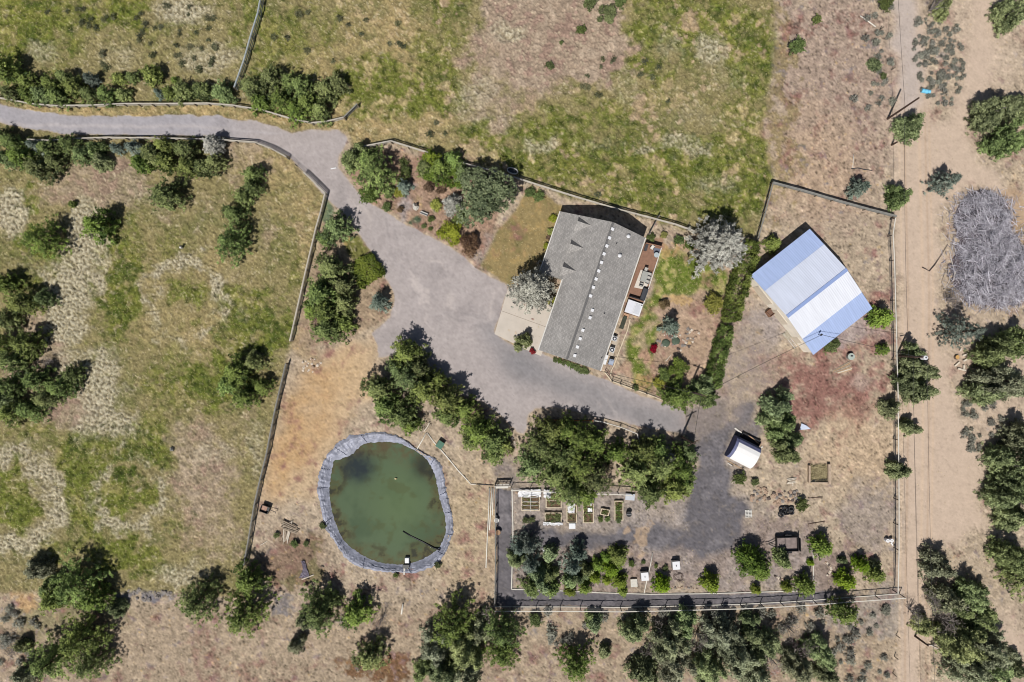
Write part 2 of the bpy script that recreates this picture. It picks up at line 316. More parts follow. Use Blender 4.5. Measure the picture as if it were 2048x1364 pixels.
# dark gravel
dg = np.maximum.reduce([poly([(1388,880),(1436,858),(1462,826),(1500,800),(1520,812),(1486,850),(1462,885),(1450,930),(1466,985),(1490,1010),(1482,1060),(1510,1080),(1470,1104),(1370,1104),(1366,1040),(1384,960)], 5, 1.4),
      poly([(1040,1060),(1200,1063),(1290,1058),(1385,1064),(1385,1096),(1270,1096),(1180,1098),(1050,1090)], 5, 1.2), poly([(994,980),(1023,980),(1025,1178),(1180,1185),(1330,1189),(1480,1187),(1640,1183),(1700,1180),(1640,1204),(1480,1211),(1330,1215),(994,1212)], 2, .3)*1.3,
      ell(1500,850,30,22,.5)*.7, poly([(1366,816),(1400,812),(1440,800),(1462,826),(1440,880),(1390,892),(1364,868)], 6, 1)*.75, ell(1016,950,30,30,.6)*.5])
soil = mixc(soil, alb(106, 103, 108), np.clip(dg*1.1+.12*n12*dg, 0, 1)*.95); soil = mixc(soil, alb(150, 144, 146), dg*sst(n30, .3, 1.8)*.4)
soil = mixc(soil, alb(190, 164, 136), sst(ell(1272,1080,12,30,.6,2), .2, .8)*.7)
# sand and the dirt road
sand = np.maximum.reduce([poly([(1788,-200),(1830,-200),(1858,240),(1890,230),(1935,120),(1950,-200),(2040,-200),(1985,120),(1990,160),(1940,240),(1960,330),(2060,420),(2060,460),(1940,370),(1880,420),(1880,640),(1910,820),(1960,900),(1970,1040),(1900,1100),(1860,1080),(1840,1500),(1795,1500),(1800,1100),(1798,700),(1792,430),(1784,200)], 8, 1.5),
                          poly([(1880,640),(1960,640),(2060,700),(2060,900),(1960,900),(1900,820)], 20)*.6, ell(2010,1290,40,60,.5)*.9, ell(1970,60,60,140,.7)*.7])
soil = mixc(soil, alb(207, 185, 165), sand*.97)
soil = mixc(soil, alb(188, 178, 174), poly([(1776,-200),(1822,-200),(1838,150),(1850,210),(1800,230),(1790,120)], 6, 1)*.6)
soil = mixc(soil, alb(176, 146, 110), sst(ell(2030,470,30,90,.7,3), .1, .9)*.6)
for x0, cc, ww in ((1808, (190, 164, 140), 2.2), (1838, (216, 190, 164), 3), (1850, (192, 166, 142), 2), (1858, (214, 188, 162), 2.2), (1797, (214, 190, 164), 2)):
    d = np.abs(PX-(x0+8*sst(PY, 200, 620)-6*sst(PY, 800, 1300)))
    soil = mixc(soil, alb(*cc), np.exp(-(d/ww)**2)*sst(PY, 180, 260)*.7)
# roughness of the soil: specks of straw, pebbles, clods
smoothp = poly([(590,740),(690,680),(750,672),(760,715),(740,800),(680,880),(640,920),(600,1010),(530,1000),(545,900)], 10, 1)
rough = np.clip(1-.55*smoothp-.8*sand-.5*dg-.2*bs-.6*lawn, .08, 1)
soil *= np.clip(1+(.05*n5+.07*wh+.06*n12)*rough, .5, 1.4)[..., None]
soil = mixc(soil, alb(218, 200, 174), sst(st+.4*fine, 1.6, 3.0)*rough*.30)
soil *= np.exp(np.clip((.045*cell+.08*fine+.09*blot)*np.clip(rough, .12, 1), -.6, .4))[..., None]
soil *= (1-sst(-cell-.5*n12-.3*fine, 1.7, 2.8)*rough*.5)[..., None]
soil *= (1-.5*sst(gn(4, 77)+.5*n30, 1.7, 2.6)*rough)[..., None]
col = col*(1-yard[..., None])+soil*yard[..., None]
# --- driveway
DRIVE = [(-200,150),(0,206),(67,222),(134,231),(234,231),(334,231),(434,231),(511,242),(555,254),(582,266),(612,259),(652,261),(679,259),(694,274),(689,287),(678,317),(678,338),(699,364),(726,398),(773,424),(803,445),(829,456),(873,479),(913,503),(946,530),(980,555),(1013,568),(1016,580),(989,667),(1010,680),(1040,694),(1075,703),(1120,722),(1170,745),(1206,756),(1262,782),(1330,806),(1372,820),(1372,868),(1300,856),(1230,842),(1160,826),(1110,814),(1072,816),(1058,828),(1057,850),(1048,868),(1034,862),(1010,838),(968,805),(930,790),(880,760),(850,735),(820,700),(772,712),(757,716),(754,690),(742,668),(779,636),(789,596),(779,566),(766,546),(743,506),(709,456),(690,430),(655,398),(612,346),(577,314),(519,288),(434,272),(358,271),(217,270),(120,268),(60,258),(0,246),(-200,200)]
dm = poly(DRIVE, 2.2, .22)
dcol = np.zeros((NY, NX, 3))+alb(181, 171, 168)
dcol = mixc(dcol, alb(168, 159, 157), sst(n80+.3*n30, .2, 1.6)*.6)
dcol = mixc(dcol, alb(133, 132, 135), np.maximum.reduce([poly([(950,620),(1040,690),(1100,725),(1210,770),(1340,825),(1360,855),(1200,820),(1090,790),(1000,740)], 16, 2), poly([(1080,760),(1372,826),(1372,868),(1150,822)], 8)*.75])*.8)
dcol = mixc(dcol, alb(168, 167, 176), sst(-PX, -560, -380)*.6)
for a in ((830,560,4,40,-.5),(850,590,3,22,-.4),(960,530,40,4,.5),(860,640,3,16,-.3),(880,520,30,4,.5),(770,640,3,30,.5),(905,600,20,6,.8),(720,430,30,4,.9),(980,610,5,26,.2)):
    dcol = mixc(dcol, alb(206, 194, 188), ell(a[0], a[1], a[2], a[3], .9, 1.5, a[4])*.55)
for cx0, cy0, r0, a0 in ((640, 560, 255, .35), (640, 560, 275, .35), (1010, 420, 240, -.3), (1010, 420, 222, -.3), (980, 930, 250, .3), (980, 930, 268, .3)):
    dd = np.abs(np.hypot(PX-cx0+wx*.6, PY-cy0+wy*.6)-r0); dcol = mixc(dcol, alb(198, 188, 184) if a0 > 0 else alb(140, 134, 134), np.exp(-(dd/3.2)**2)*abs(a0)*sst(n30, -.8, 1.0))
lane = np.exp(-(((PY-(252+14*sst(PX, 380, 560)-18*(1-sst(PX, -60, 80))))+wy*.2)/3.5)**2)*(1-sst(PX, 520, 600))
dcol = mixc(dcol, alb(192, 184, 184), lane*.7)
dcol *= np.clip(1+.025*n5+.035*wh+.03*n12, .7, 1.3)[..., None]
dcol *= (1-.12*sst(n30+n12*.7, 1.6, 2.6))[..., None]
dcol *= (1-.3*sst(wh+.4*n5, 2.0, 3.0))[..., None]
dsh = sst(dm, .3, .75)
edge = dm*(1-dm)*4
col = col*(1-dsh[..., None])+dcol*dsh[..., None]
col = mixc(col, alb(196, 172, 142), edge*.25*(1-sst(n12, -.5, .8)))
# yard between driveway and barn: where gravel thins into dirt
gy = poly([(1365,815),(1420,760),(1470,640),(1500,600),(1560,720),(1500,800),(1470,830),(1400,885),(1365,870)], 14, 2)
col = mixc(col, alb(158, 144, 136), gy*(.5+.2*n12)*yard)
col = np.clip(col, .01, .8)
grain = np.clip((1-yard)*(.75+.25*pm)+yard*(.12+.42*rough), 0, 1)*(1-.8*dsh)
# relief
z = (.03*n5+.045*n12+.045*cell+.02*fine)*(1-dsh)*(1-.75*sand)*(.45+.55*(1-yard)+.25*pale)
z = z*np.where(bl+lawn > .5, .5, 1)+.012*gn(6, 90)*dsh
z -= z.min()*0
for m in ((38,1005,60,.9),(255,985,50,.6),(372,600,70,.5)): z += m[3]*.5*np.exp(-((PX-m[0])**2+(PY-m[1])**2)/m[2]**2)
edgef = np.minimum.reduce([PX-xs[0], xs[-1]-PX, PY-ys[0], ys[-1]-PY])
z *= sst(edgef, 4, 40)
# --- pond outline
POND_OUT = [(700,872),(726,868),(746,864),(789,870),(813,880),(843,904),(856,910),(883,931),(895,992),(903,1025),(906,1058),(898,1085),(891,1108),(863,1134),(829,1144),(779,1144),(739,1139),(699,1122),(672,1088),(651,1052),(639,1005),(635,975),(641,935),(656,908),(679,884)]
POND_IN = [(709,900),(726,887),(763,882),(796,885),(819,894),(843,908),(856,921),(871,951),(881,998),(893,1042),(891,1075),(876,1102),(846,1122),(813,1132),(779,1132),(746,1125),(712,1108),(686,1085),(669,1052),(657,1005),(656,968),(664,924),(676,918),(702,908)]
cx_ = (PX[:-1, :-1]+PX[1:, 1:])/2; cy_ = (PY[:-1, :-1]+PY[1:, 1:])/2
pc = np.mean(POND_OUT, 0)
hole = inpoly([(pc[0]+(x-pc[0])*.965, pc[1]+(y-pc[1])*.965) for x, y in POND_OUT], cx_, cy_)
dmc = dm[:-1, :-1] > .5
ROAD = [(1796,-160),(1826,-160),(1846,215),(1872,430),(1876,700),(1868,900),(1846,1100),(1836,1520),(1800,1520),(1800,700),(1794,400),(1790,150)]
rmc = (poly(ROAD, 3, 1.0)[:-1, :-1] > .5)
gmc = (dg[:-1, :-1] > .5) & ~dmc
gm_ = bpy.data.materials.new('ground_cover'); gm_.use_nodes = True; t = gm_.node_tree; b = t.nodes['Principled BSDF']
b.inputs['Roughness'].default_value = .95; b.inputs['Specular IOR Level'].default_value = .12
at = t.nodes.new('ShaderNodeAttribute'); at.attribute_name = 'Col'
tc = t.nodes.new('ShaderNodeTexCoord'); n1 = t.nodes.new('ShaderNodeTexNoise'); n1.inputs['Scale'].default_value = 4.0; n1.inputs['Detail'].default_value = 8; n1.inputs['Roughness'].default_value = .75
t.links.new(tc.outputs['Object'], n1.inputs['Vector'])
mr = t.nodes.new('ShaderNodeMapRange'); mr.inputs[1].default_value = .3; mr.inputs[2].default_value = .7; mr.inputs[3].default_value = -.36; mr.inputs[4].default_value = .36
t.links.new(n1.outputs['Fac'], mr.inputs[0]); vm = t.nodes.new('ShaderNodeVectorMath'); vm.operation = 'SCALE'
ma = t.nodes.new('ShaderNodeMath'); ma.operation = 'MULTIPLY_ADD'; ma.inputs[2].default_value = 1.0; t.links.new(mr.outputs[0], ma.inputs[0]); t.links.new(at.outputs['Alpha'], ma.inputs[1])
t.links.new(at.outputs['Color'], vm.inputs[0]); t.links.new(ma.outputs[0], vm.inputs['Scale']); t.links.new(vm.outputs[0], b.inputs['Base Color'])
bn = t.nodes.new('ShaderNodeBump'); bn.inputs['Distance'].default_value = .06; mb_ = t.nodes.new('ShaderNodeMath'); mb_.operation = 'MULTIPLY'; mb_.inputs[1].default_value = .35; t.links.new(at.outputs['Alpha'], mb_.inputs[0]); t.links.new(mb_.outputs[0], bn.inputs['Strength'])
t.links.new(n1.outputs['Fac'], bn.inputs['Height']); t.links.new(bn.outputs[0], b.inputs['Normal'])
VX = (PX-1024)*S; VY = (682-PY)*S
ALLV = np.stack([VX.ravel(), VY.ravel(), z.ravel()], 1); ALLC = np.concatenate([col, grain[..., None]], 2).reshape(-1, 4)
IDX = np.arange(NX*NY).reshape(NY, NX)
QUADS = np.stack([IDX[:-1, :-1], IDX[1:, :-1], IDX[1:, 1:], IDX[:-1, 1:]], -1)
def ground_piece(name, cells, extra=False):
    F = QUADS[cells]; u, inv = np.unique(F, return_inverse=True); V = ALLV[u]; K = ALLC[u]; F = inv.reshape(F.shape)
    if extra:                     # the same sheet carried on to the horizon
        x0, x1, y1, y0 = VX[0, 0], VX[0, -1], VY[0, 0], VY[-1, 0]; B = 2500
        ring_ = np.array([(x0,y0,0),(x1,y0,0),(x1,y1,0),(x0,y1,0),(-B,-B,0),(B,-B,0),(B,B,0),(-B,B,0)]); n = len(V)
        V = np.concatenate([V, ring_]); K = np.concatenate([K, np.tile([*alb(160, 142, 112), .5], (8, 1))])
        F = np.concatenate([F, n+np.array([(4,5,1,0),(5,6,2,1),(6,7,3,2),(7,4,0,3)])])
    o = bpy.data.objects.new(name, np_mesh(name, V, F, gm_, K, smooth=True)); C.objects.link(o); o['kind'] = 'structure'; return o
free = ~hole
ground_piece('ground', free & ~dmc & ~rmc & ~gmc, True)
ground_piece('driveway', free & dmc)
ground_piece('dirt_road', free & rmc & ~dmc & ~gmc)
ground_piece('gravel_path', free & gmc & ~rmc)
def gz(px, py):                  # ground height at a plan position
    i = int(round((py-ys[0])/STEP)); j = int(round((px-xs[0])/STEP))
    return float(z[min(max(i, 0), NY-1), min(max(j, 0), NX-1)])
# ------------------------------------------------------------------ pond
def loop_pts(P, n):               # closed Catmull-Rom resample
    P = np.array(P, float); m = len(P); out = []
    for i in range(n):
        t = i*m/n; k = int(t); f = t-k; a, b_, c, d = P[(k-1) % m], P[k % m], P[(k+1) % m], P[(k+2) % m]
        out.append(.5*(2*b_+(c-a)*f+(2*a-5*b_+4*c-d)*f*f+(3*b_-a-3*c+d)*f**3))
    return np.array(out)
def angle_sort(P, c, n):          # radius as a function of angle
    Q = loop_pts(P, 1200)-c; th = np.arctan2(Q[:, 1], Q[:, 0]); r = np.hypot(Q[:, 0], Q[:, 1]); o = np.argsort(th)
    T = np.linspace(-math.pi, math.pi, n, endpoint=False)
    return T, np.interp(T, th[o], r[o], period=2*math.pi)
NT = 720
pcen = np.array([770.0, 1008.0]); T, RO = angle_sort(POND_OUT, pcen, NT); _, RI = angle_sort(POND_IN, pcen, NT)
rg = np.random.default_rng(3)
def pnoise(n, sc):
    a = rg.standard_normal(n); f = np.fft.rfftfreq(n)*n; return (lambda q: q/q.std())(np.fft.irfft(np.fft.rfft(a)*np.exp(-(f/sc)**2), n))
NR = 26; V = []; prof = []
w1, w2, w3 = pnoise(NT, 60), pnoise(NT, 160), pnoise(NT, 25)
ROj = RO*(1+.006*w1+.004*w2)
for j in range(NR+1):
    f = j/NR                      # 0 outer edge .. 1 deep under water
    if f < .6: r = ROj+(RI-ROj)*(f/.6); zz = .22*math.sin(min(f/.2, 1)*math.pi*.5)+.05-.62*max(0, (f-.16)/.44)
    else: r = RI*(1-.5*(f-.6)/.4); zz = -.35-1.9*(f-.6)/.4
    amp = .07*min(1, f*6)*(1 if f < .42 else .3)
    fold = (pnoise(NT, 110)*.55+w2*.5+np.sin(T*46+3*w3+f*3)*.5)*amp
    V.append(np.stack([(pcen[0]+r*np.cos(T)-1024)*S, (682-pcen[1]-r*np.sin(T))*S, np.full(NT, zz)+fold], 1))
V = np.concatenate(V)
F = np.array([(j*NT+k, j*NT+(k+1) % NT, (j+1)*NT+(k+1) % NT, (j+1)*NT+k) for j in range(NR) for k in range(NT)])
mliner = mat('pond_liner_sheet', alb(158, 160, 174), .5, .32, 1.1, .6, spec=.45, bscale=3.5)
pond = thing('pond_liner', 'wrinkled blue-grey plastic liner lapping the edge of the round green pond', 'pond liner', W(pcen[0], pcen[1]))
pl = np.array(pond.location)
bed_z = -2.25; Vb = np.concatenate([V, [[pl[0], pl[1], bed_z]]])
o = bpy.data.objects.new('liner_sheet', np_mesh('liner_sheet', V-pl, F, mliner, smooth=True)); C.objects.link(o); o.parent = pond
mb = MB(); ctr = len(V)-NT
mb.add([tuple(v) for v in V[-NT:]]+[(pl[0], pl[1], bed_z)], [(k, (k+1) % NT, NT) for k in range(NT)]).build('liner_floor', mliner, pond, world=True)
# seams of the liner: thin welded strips crossing the rim
mseam = mat('liner_seam', alb(70, 78, 104), .5, .1)
for a in (-2.62, -2.28, -1.9, -1.2, -.75, -.2, .12, .42, .7, 1.2, 1.9, 2.4, 2.85, -2.9):
    k = int((a+math.pi)/(2*math.pi)*NT) % NT; m2 = MB()
    m2.tube([Vector(V[j*NT+(k+(j//3)) % NT])+Vector((0, 0, .03)) for j in range(1, 16)], .035, 4); m2.build('seam', mseam, pond, world=True)
# water
mw = bpy.data.materials.new('pond_water'); mw.use_nodes = True; t = mw.node_tree; b = t.nodes['Principled BSDF']
b.inputs['Roughness'].default_value = .09; b.inputs['IOR'].default_value = 1.33; b.inputs['Specular IOR Level'].default_value = .5
at = t.nodes.new('ShaderNodeAttribute'); at.attribute_name = 'Col'; t.links.new(at.outputs['Color'], b.inputs['Base Color'])
bn = t.nodes.new('ShaderNodeBump'); bn.inputs['Strength'].default_value = .06; nn = t.nodes.new('ShaderNodeTexNoise'); nn.inputs['Scale'].default_value = 2.2; nn.inputs['Detail'].default_value = 3
tc = t.nodes.new('ShaderNodeTexCoord'); t.links.new(tc.outputs['Object'], nn.inputs['Vector']); t.links.new(nn.outputs['Fac'], bn.inputs['Height']); t.links.new(bn.outputs[0], b.inputs['Normal'])
NRW = 110; V2 = []; K2 = []
wn, wn2, wn3 = fbm(40, 201), fbm(14, 202), fbm(70, 203)
def samp(a, px, py):
    i = np.clip(((py-ys[0])/STEP).astype(int), 0, NY-1); j = np.clip(((px-xs[0])/STEP).astype(int), 0, NX-1); return a[i, j]
for j in range(NRW+1):
    f = j/NRW; r = RI*(1.045-.045)*f if False else (RI+3.0)*f
    px = pcen[0]+r*np.cos(T); py = pcen[1]+r*np.sin(T)
    V2.append(np.stack([(px-1024)*S, (682-py)*S, np.full(NT, -.42)], 1))
    c = np.zeros((NT, 3))+alb(92, 108, 82)
    e1 = samp(wn, px, py); e2 = samp(wn2, px, py)
    edge_ = sst(np.full(NT, f)+.07*e1, .62, 1.0)
    c = mixc(c, alb(76, 92, 70), sst(-samp(wn3, px, py), -.2, 1.6)*.8)
    c = mixc(c, alb(104, 122, 84), np.exp(-(((px-800)/60)**2+((py-1010)/70)**2))*.6); c = mixc(c, alb(94, 86, 56), edge_*(.85+.3*e2)); c = mixc(c, alb(88, 94, 62), sst(e1+.5*e2, .3, 1.8)*.5); c = mixc(c, alb(58, 60, 52), edge_*sst(e2+.5*e1, .1, 1.5)*.9)
    dk = np.exp(-(((px-715)/34)**2+((py-935)/32)**2)**1.5); c = mixc(c, alb(52, 60, 62), dk*(.95+.1*e2)); c = mixc(c, alb(112, 104, 68), np.exp(-(((px-835)/30)**2+((py-915)/20)**2))*np.clip(.5+.5*e2, 0, 1)*.7)
    nb = 1-sst(py+6*e1, 890, 925); c = mixc(c, alb(98, 88, 66), nb*(.5+.3*e2))
    c = mixc(c, alb(46, 52, 50), np.exp(-(((px-845)/22)**2+((py-930)/26)**2))*.8)
    c = mixc(c, alb(48, 50, 46), sst(f, .93, 1.0)*.5)
    K2.append(c)
F2 = np.array([(j*NT+k, j*NT+(k+1) % NT, (j+1)*NT+(k+1) % NT, (j+1)*NT+k) for j in range(1, NRW) for k in range(NT)])
o = bpy.data.objects.new('pond_water', np_mesh('pond_water', np.concatenate(V2), F2[:, ::-1], mw, np.concatenate(K2), smooth=True)); C.objects.link(o)
F3 = np.array([(k, NT+(k+1) % NT, NT+k) for k in range(NT)])
# close the middle of the sheet
me = o.data
import bmesh
bm_ = bmesh.new(); bm_.from_mesh(me); bmesh.ops.contextual_create
bm_.verts.ensure_lookup_table(); ringv = [bm_.verts[NT+k] for k in range(NT)]
cl = bm_.verts.layers.float_color['Col']; cv = bm_.verts[0]
for k in range(NT):
    try: bm_.faces.new((cv, ringv[k], ringv[(k+1) % NT]))
    except ValueError: pass
bmesh.ops.recalc_face_normals(bm_, faces=bm_.faces[:]); bm_.to_mesh(me); bm_.free(); o['kind'] = 'structure'
# ------------------------------------------------------------------ house
R_H = math.radians(-18.7)
mshing = bpy.data.materials.new('roof_shingle'); mshing.use_nodes = True; t = mshing.node_tree; b = t.nodes['Principled BSDF']; b.inputs['Roughness'].default_value = .9; b.inputs['Specular IOR Level'].default_value = .2
tc = t.nodes.new('ShaderNodeTexCoord'); br = t.nodes.new('ShaderNodeTexBrick'); br.inputs['Scale'].default_value = 1.0; br.offset = .5
mp = t.nodes.new('ShaderNodeMapping'); mp.inputs['Rotation'].default_value = (0, 0, math.pi/2); t.links.new(tc.outputs['Object'], mp.inputs['Vector']); t.links.new(mp.outputs[0], br.inputs['Vector'])
for k, v in (('Brick Width', .38), ('Row Height', .17), ('Mortar Size', .012), ('Bias', .0)): br.inputs[k].default_value = v
c1, c2, c3 = alb(186, 181, 176), alb(162, 158, 154), alb(136, 133, 130)
br.inputs['Color1'].default_value = (*c1, 1); br.inputs['Color2'].default_value = (*c2, 1); br.inputs['Mortar'].default_value = (*c3, 1)
nz = t.nodes.new('ShaderNodeTexNoise'); nz.inputs['Scale'].default_value = .6; nz.inputs['Detail'].default_value = 8; nz.inputs['Roughness'].default_value = .7; t.links.new(tc.outputs['Object'], nz.inputs['Vector'])
mr = t.nodes.new('ShaderNodeMapRange'); mr.inputs[1].default_value = .3; mr.inputs[2].default_value = .7; mr.inputs[3].default_value = .82; mr.inputs[4].default_value = 1.16; t.links.new(nz.outputs['Fac'], mr.inputs[0])
vm = t.nodes.new('ShaderNodeVectorMath'); vm.operation = 'SCALE'; t.links.new(br.outputs['Color'], vm.inputs[0]); t.links.new(mr.outputs[0], vm.inputs['Scale']); t.links.new(vm.outputs[0], b.inputs['Base Color'])
bn = t.nodes.new('ShaderNodeBump'); bn.inputs['Strength'].default_value = .5; bn.inputs['Distance'].default_value = .03; t.links.new(br.outputs['Fac'], bn.inputs['Height']); bn.invert = True; t.links.new(bn.outputs[0], b.inputs['Normal'])
mwall = mat('house_siding', alb(196, 186, 168), .8, .08, 2); mwhite = mat('white_trim', alb(226, 222, 214), .55, .05); mglass = mat('window_glass', (.03, .04, .05), .08, .1, spec=.6)
mdark = mat('dark_metal', (.03, .03, .035), .5, .15); mconc = mat('concrete', alb(210, 199, 186), .9, .07, .7, .2); mbrown = mat('deck_board', alb(150, 114, 94), .75, .14, 2.2, .2)
house = thing('house', 'long house with grey shingle roof, three small dormers and a row of white ridge vents', 'house', (0, 0, 0), R_H)
def hp(u, v, z): return (u*S, -v*S, z)          # plan px along / across the house -> local metres
UR, UW, UWG, UE, VN, VS, VJ = 107.4, 8.3, 53.8, 178.0, -269, 0, -142
ZR, ZW, ZG, ZE = 7.3, 2.75, 4.85, 4.35
def zw(u): return ZR-(UR-u)*(ZR-ZW)/(UR-UW)
def ze(u): return ZR-(u-UR)*(ZR-ZE)/(UE-UR)
m = MB(); m.prism([hp(u, v, 0)[:2] for u, v in ((UW+6, VN+5), (UR, VN+5), (UR, VJ-4), (UW+6, VJ-4))], 0, ZW-.12)
m.prism([hp(u, v, 0)[:2] for u, v in ((UWG+6, VN+5.5), (UE-6, VN+5.5), (UE-6, VS-5), (UWG+6, VS-5))], 0, ZE-.25)
m.build('wall', mwall, house)
for v, d in ((VN+5, .5), (VS-5, -.5)):           # gable triangles
    g = MB(); u0 = UW+6 if v < -100 else UWG+6; z0 = (ZW if v < -100 else ZG)-.16
    pts = [hp(u0, v, z0), hp(UE-6, v, ZE-.27), hp(UE-6, v, ze(UE-6)-.2), hp(UR, v, ZR-.25), hp(u0, v, zw(u0)-.2)]
    n = len(pts); g.add(pts+[(p[0], p[1]-d*.3, p[2]) for p in pts], [tuple(range(n)), tuple(range(2*n-1, n-1, -1))]+[(k, n+k, n+(k+1) % n, (k+1) % n) for k in range(n)])
    g.build('gable_wall', mwall, house)
m = MB(); m.slab([hp(UW, VJ, ZW), hp(UR, VJ, ZR), hp(UR, VN, ZR), hp(UW, VN, ZW)], .14)
m.slab([hp(UWG, VS, zw(UWG)), hp(UR, VS, ZR), hp(UR, VJ, ZR), hp(UWG, VJ, zw(UWG))], .14)
m.slab([hp(UR, VS, ZR), hp(UE, VS, ZE), hp(UE, VN, ZE), hp(UR, VN, ZR)], .14); roof = m.build('roof', mshing, house)
m = MB(); m.beam(hp(UR, VN+.5, ZR+.02), hp(UR, VS-.5, ZR+.02), .32, .05); m.build('ridge_cap', mat('ridge_shingle', alb(112, 110, 109), .9, .2, 6), roof)
m = MB()
m.beam(hp(UW-.9, VN, ZW-.06), hp(UW-.9, VJ, ZW-.06), .13, .16); m.beam(hp(UWG-.9, VJ, zw(UWG)-.06), hp(UWG-.9, VS, zw(UWG)-.06), .13, .16); m.build('gutter', mwhite, house)
m = MB(); m.beam(hp(UE+.9, VN, ZE-.06), hp(UE+.9, VS, ZE-.06), .13, .16); m.build('gutter', mwhite, house)
def unproj_west(px, py):         # photo px on the west roof slope -> (u,v,z)
    h = 5.0
    for _ in range(12):
        k = 1-h/H; x, y = (px-1024)*k, (py-682)*k; u = x*math.cos(-R_H)+y*math.sin(-R_H); v = -x*math.sin(-R_H)+y*math.cos(-R_H)
        h = zw(u) if u < UR else ze(u)
    return u, v, h
for px, py in ((1153.5, 445), (1139, 490), (1124, 535)):
    u, v, zz = unproj_west(px, py); L = 24; zt = zz+1.25
    hw = 12; s_ = (ZR-ZW)/(UR-UW)
    uu = u+(zt-zz)/s_             # where the dormer ridge meets the roof
    d = MB(); a = hp(u, v, zt); bb = hp(uu, v, zw(uu)+.01); l1 = hp(u, v-hw, zw(u)-.02); l2 = hp(u, v+hw*1.5, zw(u)-.02)
    d.add([a, bb, l1, l2], [(0, 1, 2), (0, 3, 1)]); dm_ = d.build('dormer', mshing, house)
    f_ = MB(); f_.add([(a[0]+.05, a[1], a[2]-.05), (l1[0]+.05, l1[1]-.06, l1[2]), (l2[0]+.05, l2[1]+.06, l2[2])], [(0, 1, 2)]); f_.build('dormer_front', mwhite, dm_)
mvent = mat('white_vent', alb(238, 238, 240), .5, .04)
for px, py in ((1224.8,458.9),(1218.9,476.5),(1213.5,492.6),(1208,508.5),(1202.8,525.6),(1197.3,542.5),(1192,558.6),(1186.6,575.2),(1181,592.3),(1184.5,621),(1180,635.8),(1165.5,660.8),(1160.3,677.7),(1154.7,694.2),(1149.4,711.3)):
    u, v, zz = unproj_west(px, py); x, y, _ = hp(u, v, 0); g = MB(); g.box((x, y, zz+.05), (.34, .34, .3)); g.box((x-.02, y+.02, zz+.22), (.4, .4, .05)); g.build('roof_vent', mvent, house)
for px, py in ((1256.3, 473.5), (1239, 512)):
    u, v, zz = unproj_west(px, py); x, y, _ = hp(u, v, 0); g = MB(); g.cyl((x, y, zz-.15), .2, .5, 14); p = g.build('flue', mdark, house); g = MB(); g.cyl((x-.03, y, zz+.4), .27, .12, 14, .12); g.build('flue_cap', mvent, p)
for px, py in ((1233, 487), (1208.7, 627.4), (1203, 716)):
    u, v, zz = unproj_west(px, py); x, y, _ = hp(u, v, 0); g = MB(); g.cyl((x, y, zz-.15), .07, .5, 10); g.build('vent_pipe', mdark, house)
mdoor = mat('garage_door', alb(214, 208, 196), .6, .05)
for v0, v1 in ((-128, -78), (-70, -30)):
    g = MB(); c = hp(UWG+5.4, (v0+v1)/2, 1.15); g.box(c, (.1, (v1-v0)*S, 2.3)); g.build('garage_door', mdoor, house)
for v0 in (-245, -215, -180):
    g = MB(); g.box(hp(UW+5.6, v0, 1.5), (.1, 1.5, 1.2)); f_ = g.build('window', mwhite, house); g = MB(); g.box(hp(UW+5.0, v0, 1.5), (.06, 1.3, 1.0)); g.build('pane', mglass, f_)
for v0 in (-240, -200, -150, -60):
    g = MB(); g.box(hp(UE-5.4, v0, 1.7), (.1, 1.7, 1.5)); f_ = g.build('window', mwhite, house); g = MB(); g.box(hp(UE-4.9, v0, 1.7), (.06, 1.5, 1.3)); g.build('pane', mglass, f_)
g = MB(); g.box(hp(UE-5.4, -215, 1.2), (.1, 1.0, 2.1)); g.build('door', mwhite, house)
# concrete parking pad in front of the garage
mb = MB(); mb.prism([W(x, y)[:2] for x, y in ((1017, 574), (1120, 608), (1082, 712), (1060, 703), (989, 668))], -.2, .06)
pad = tag(mb.build('concrete_pad', mconc), kind='structure')
g = MB(); g.beam((*W(1004, 622)[:2], .062), (*W(1095, 655)[:2], .062), .05, .012); g.build('joint', mat('pad_joint', alb(150, 136, 122), .9, .1), pad)
# ------------------------------------------------------------------ deck and the things on it
def dk(zx, zy, h=0.0): return W(1190+zx/6.82, 460+zy/6.82, h)     # zoom sheet of the deck
DZ = .42
deck = thing('wooden_deck', 'brown board deck along the east side of the grey roofed house', 'deck', dk(690, 600))
m = MB(); quad = [dk(682, 186, DZ), dk(905, 240, DZ), dk(655, 1010, DZ), dk(440, 905, DZ)]; m.prism([q[:2] for q in quad], .05, DZ); m.build('board_floor', mbrown, deck, world=True)
m = MB(); m.beam(dk(910, 232, DZ), dk(662, 1006, DZ), .12, .14); m.build('edge_board', mwhite, deck, world=True)
m = MB(); m.beam(dk(690, 182, DZ+.5), dk(912, 234, DZ+.5), .1, 1.0); m.build('end_wall', mat('deck_wall', alb(168, 126, 104), .8, .1), deck, world=True)
m = MB(); m.beam(dk(465, 903, DZ+.4), dk(640, 955, DZ+.4), .06, .8); m.build('railing', mdark, deck, world=True)
mb = MB(); mb.prism([dk(x, y, DZ)[:2] for x, y in ((625, 540), (742, 590), (752, 640), (715, 765), (640, 805), (533, 782))], DZ+.004, DZ+.016)
tag(mb.build('outdoor_rug', mat('rug_pale', alb(226, 216, 204), .95, .06)), 'pale rug under the patio table on the brown deck', 'rug')
mb = MB(); mb.prism([dk(x, y, DZ)[:2] for x, y in ((800, 240), (896, 258), (868, 332), (800, 310))], DZ+.004, DZ+.016)
tag(mb.build('door_mat', mat('mat_slate', alb(112, 118, 132), .95, .06)), 'slate blue mat in the far corner of the brown deck', 'mat')
mtab = mat('table_grey', alb(172, 172, 166), .6, .08); mchair = mat('chair_grey', alb(196, 192, 186), .7, .08)
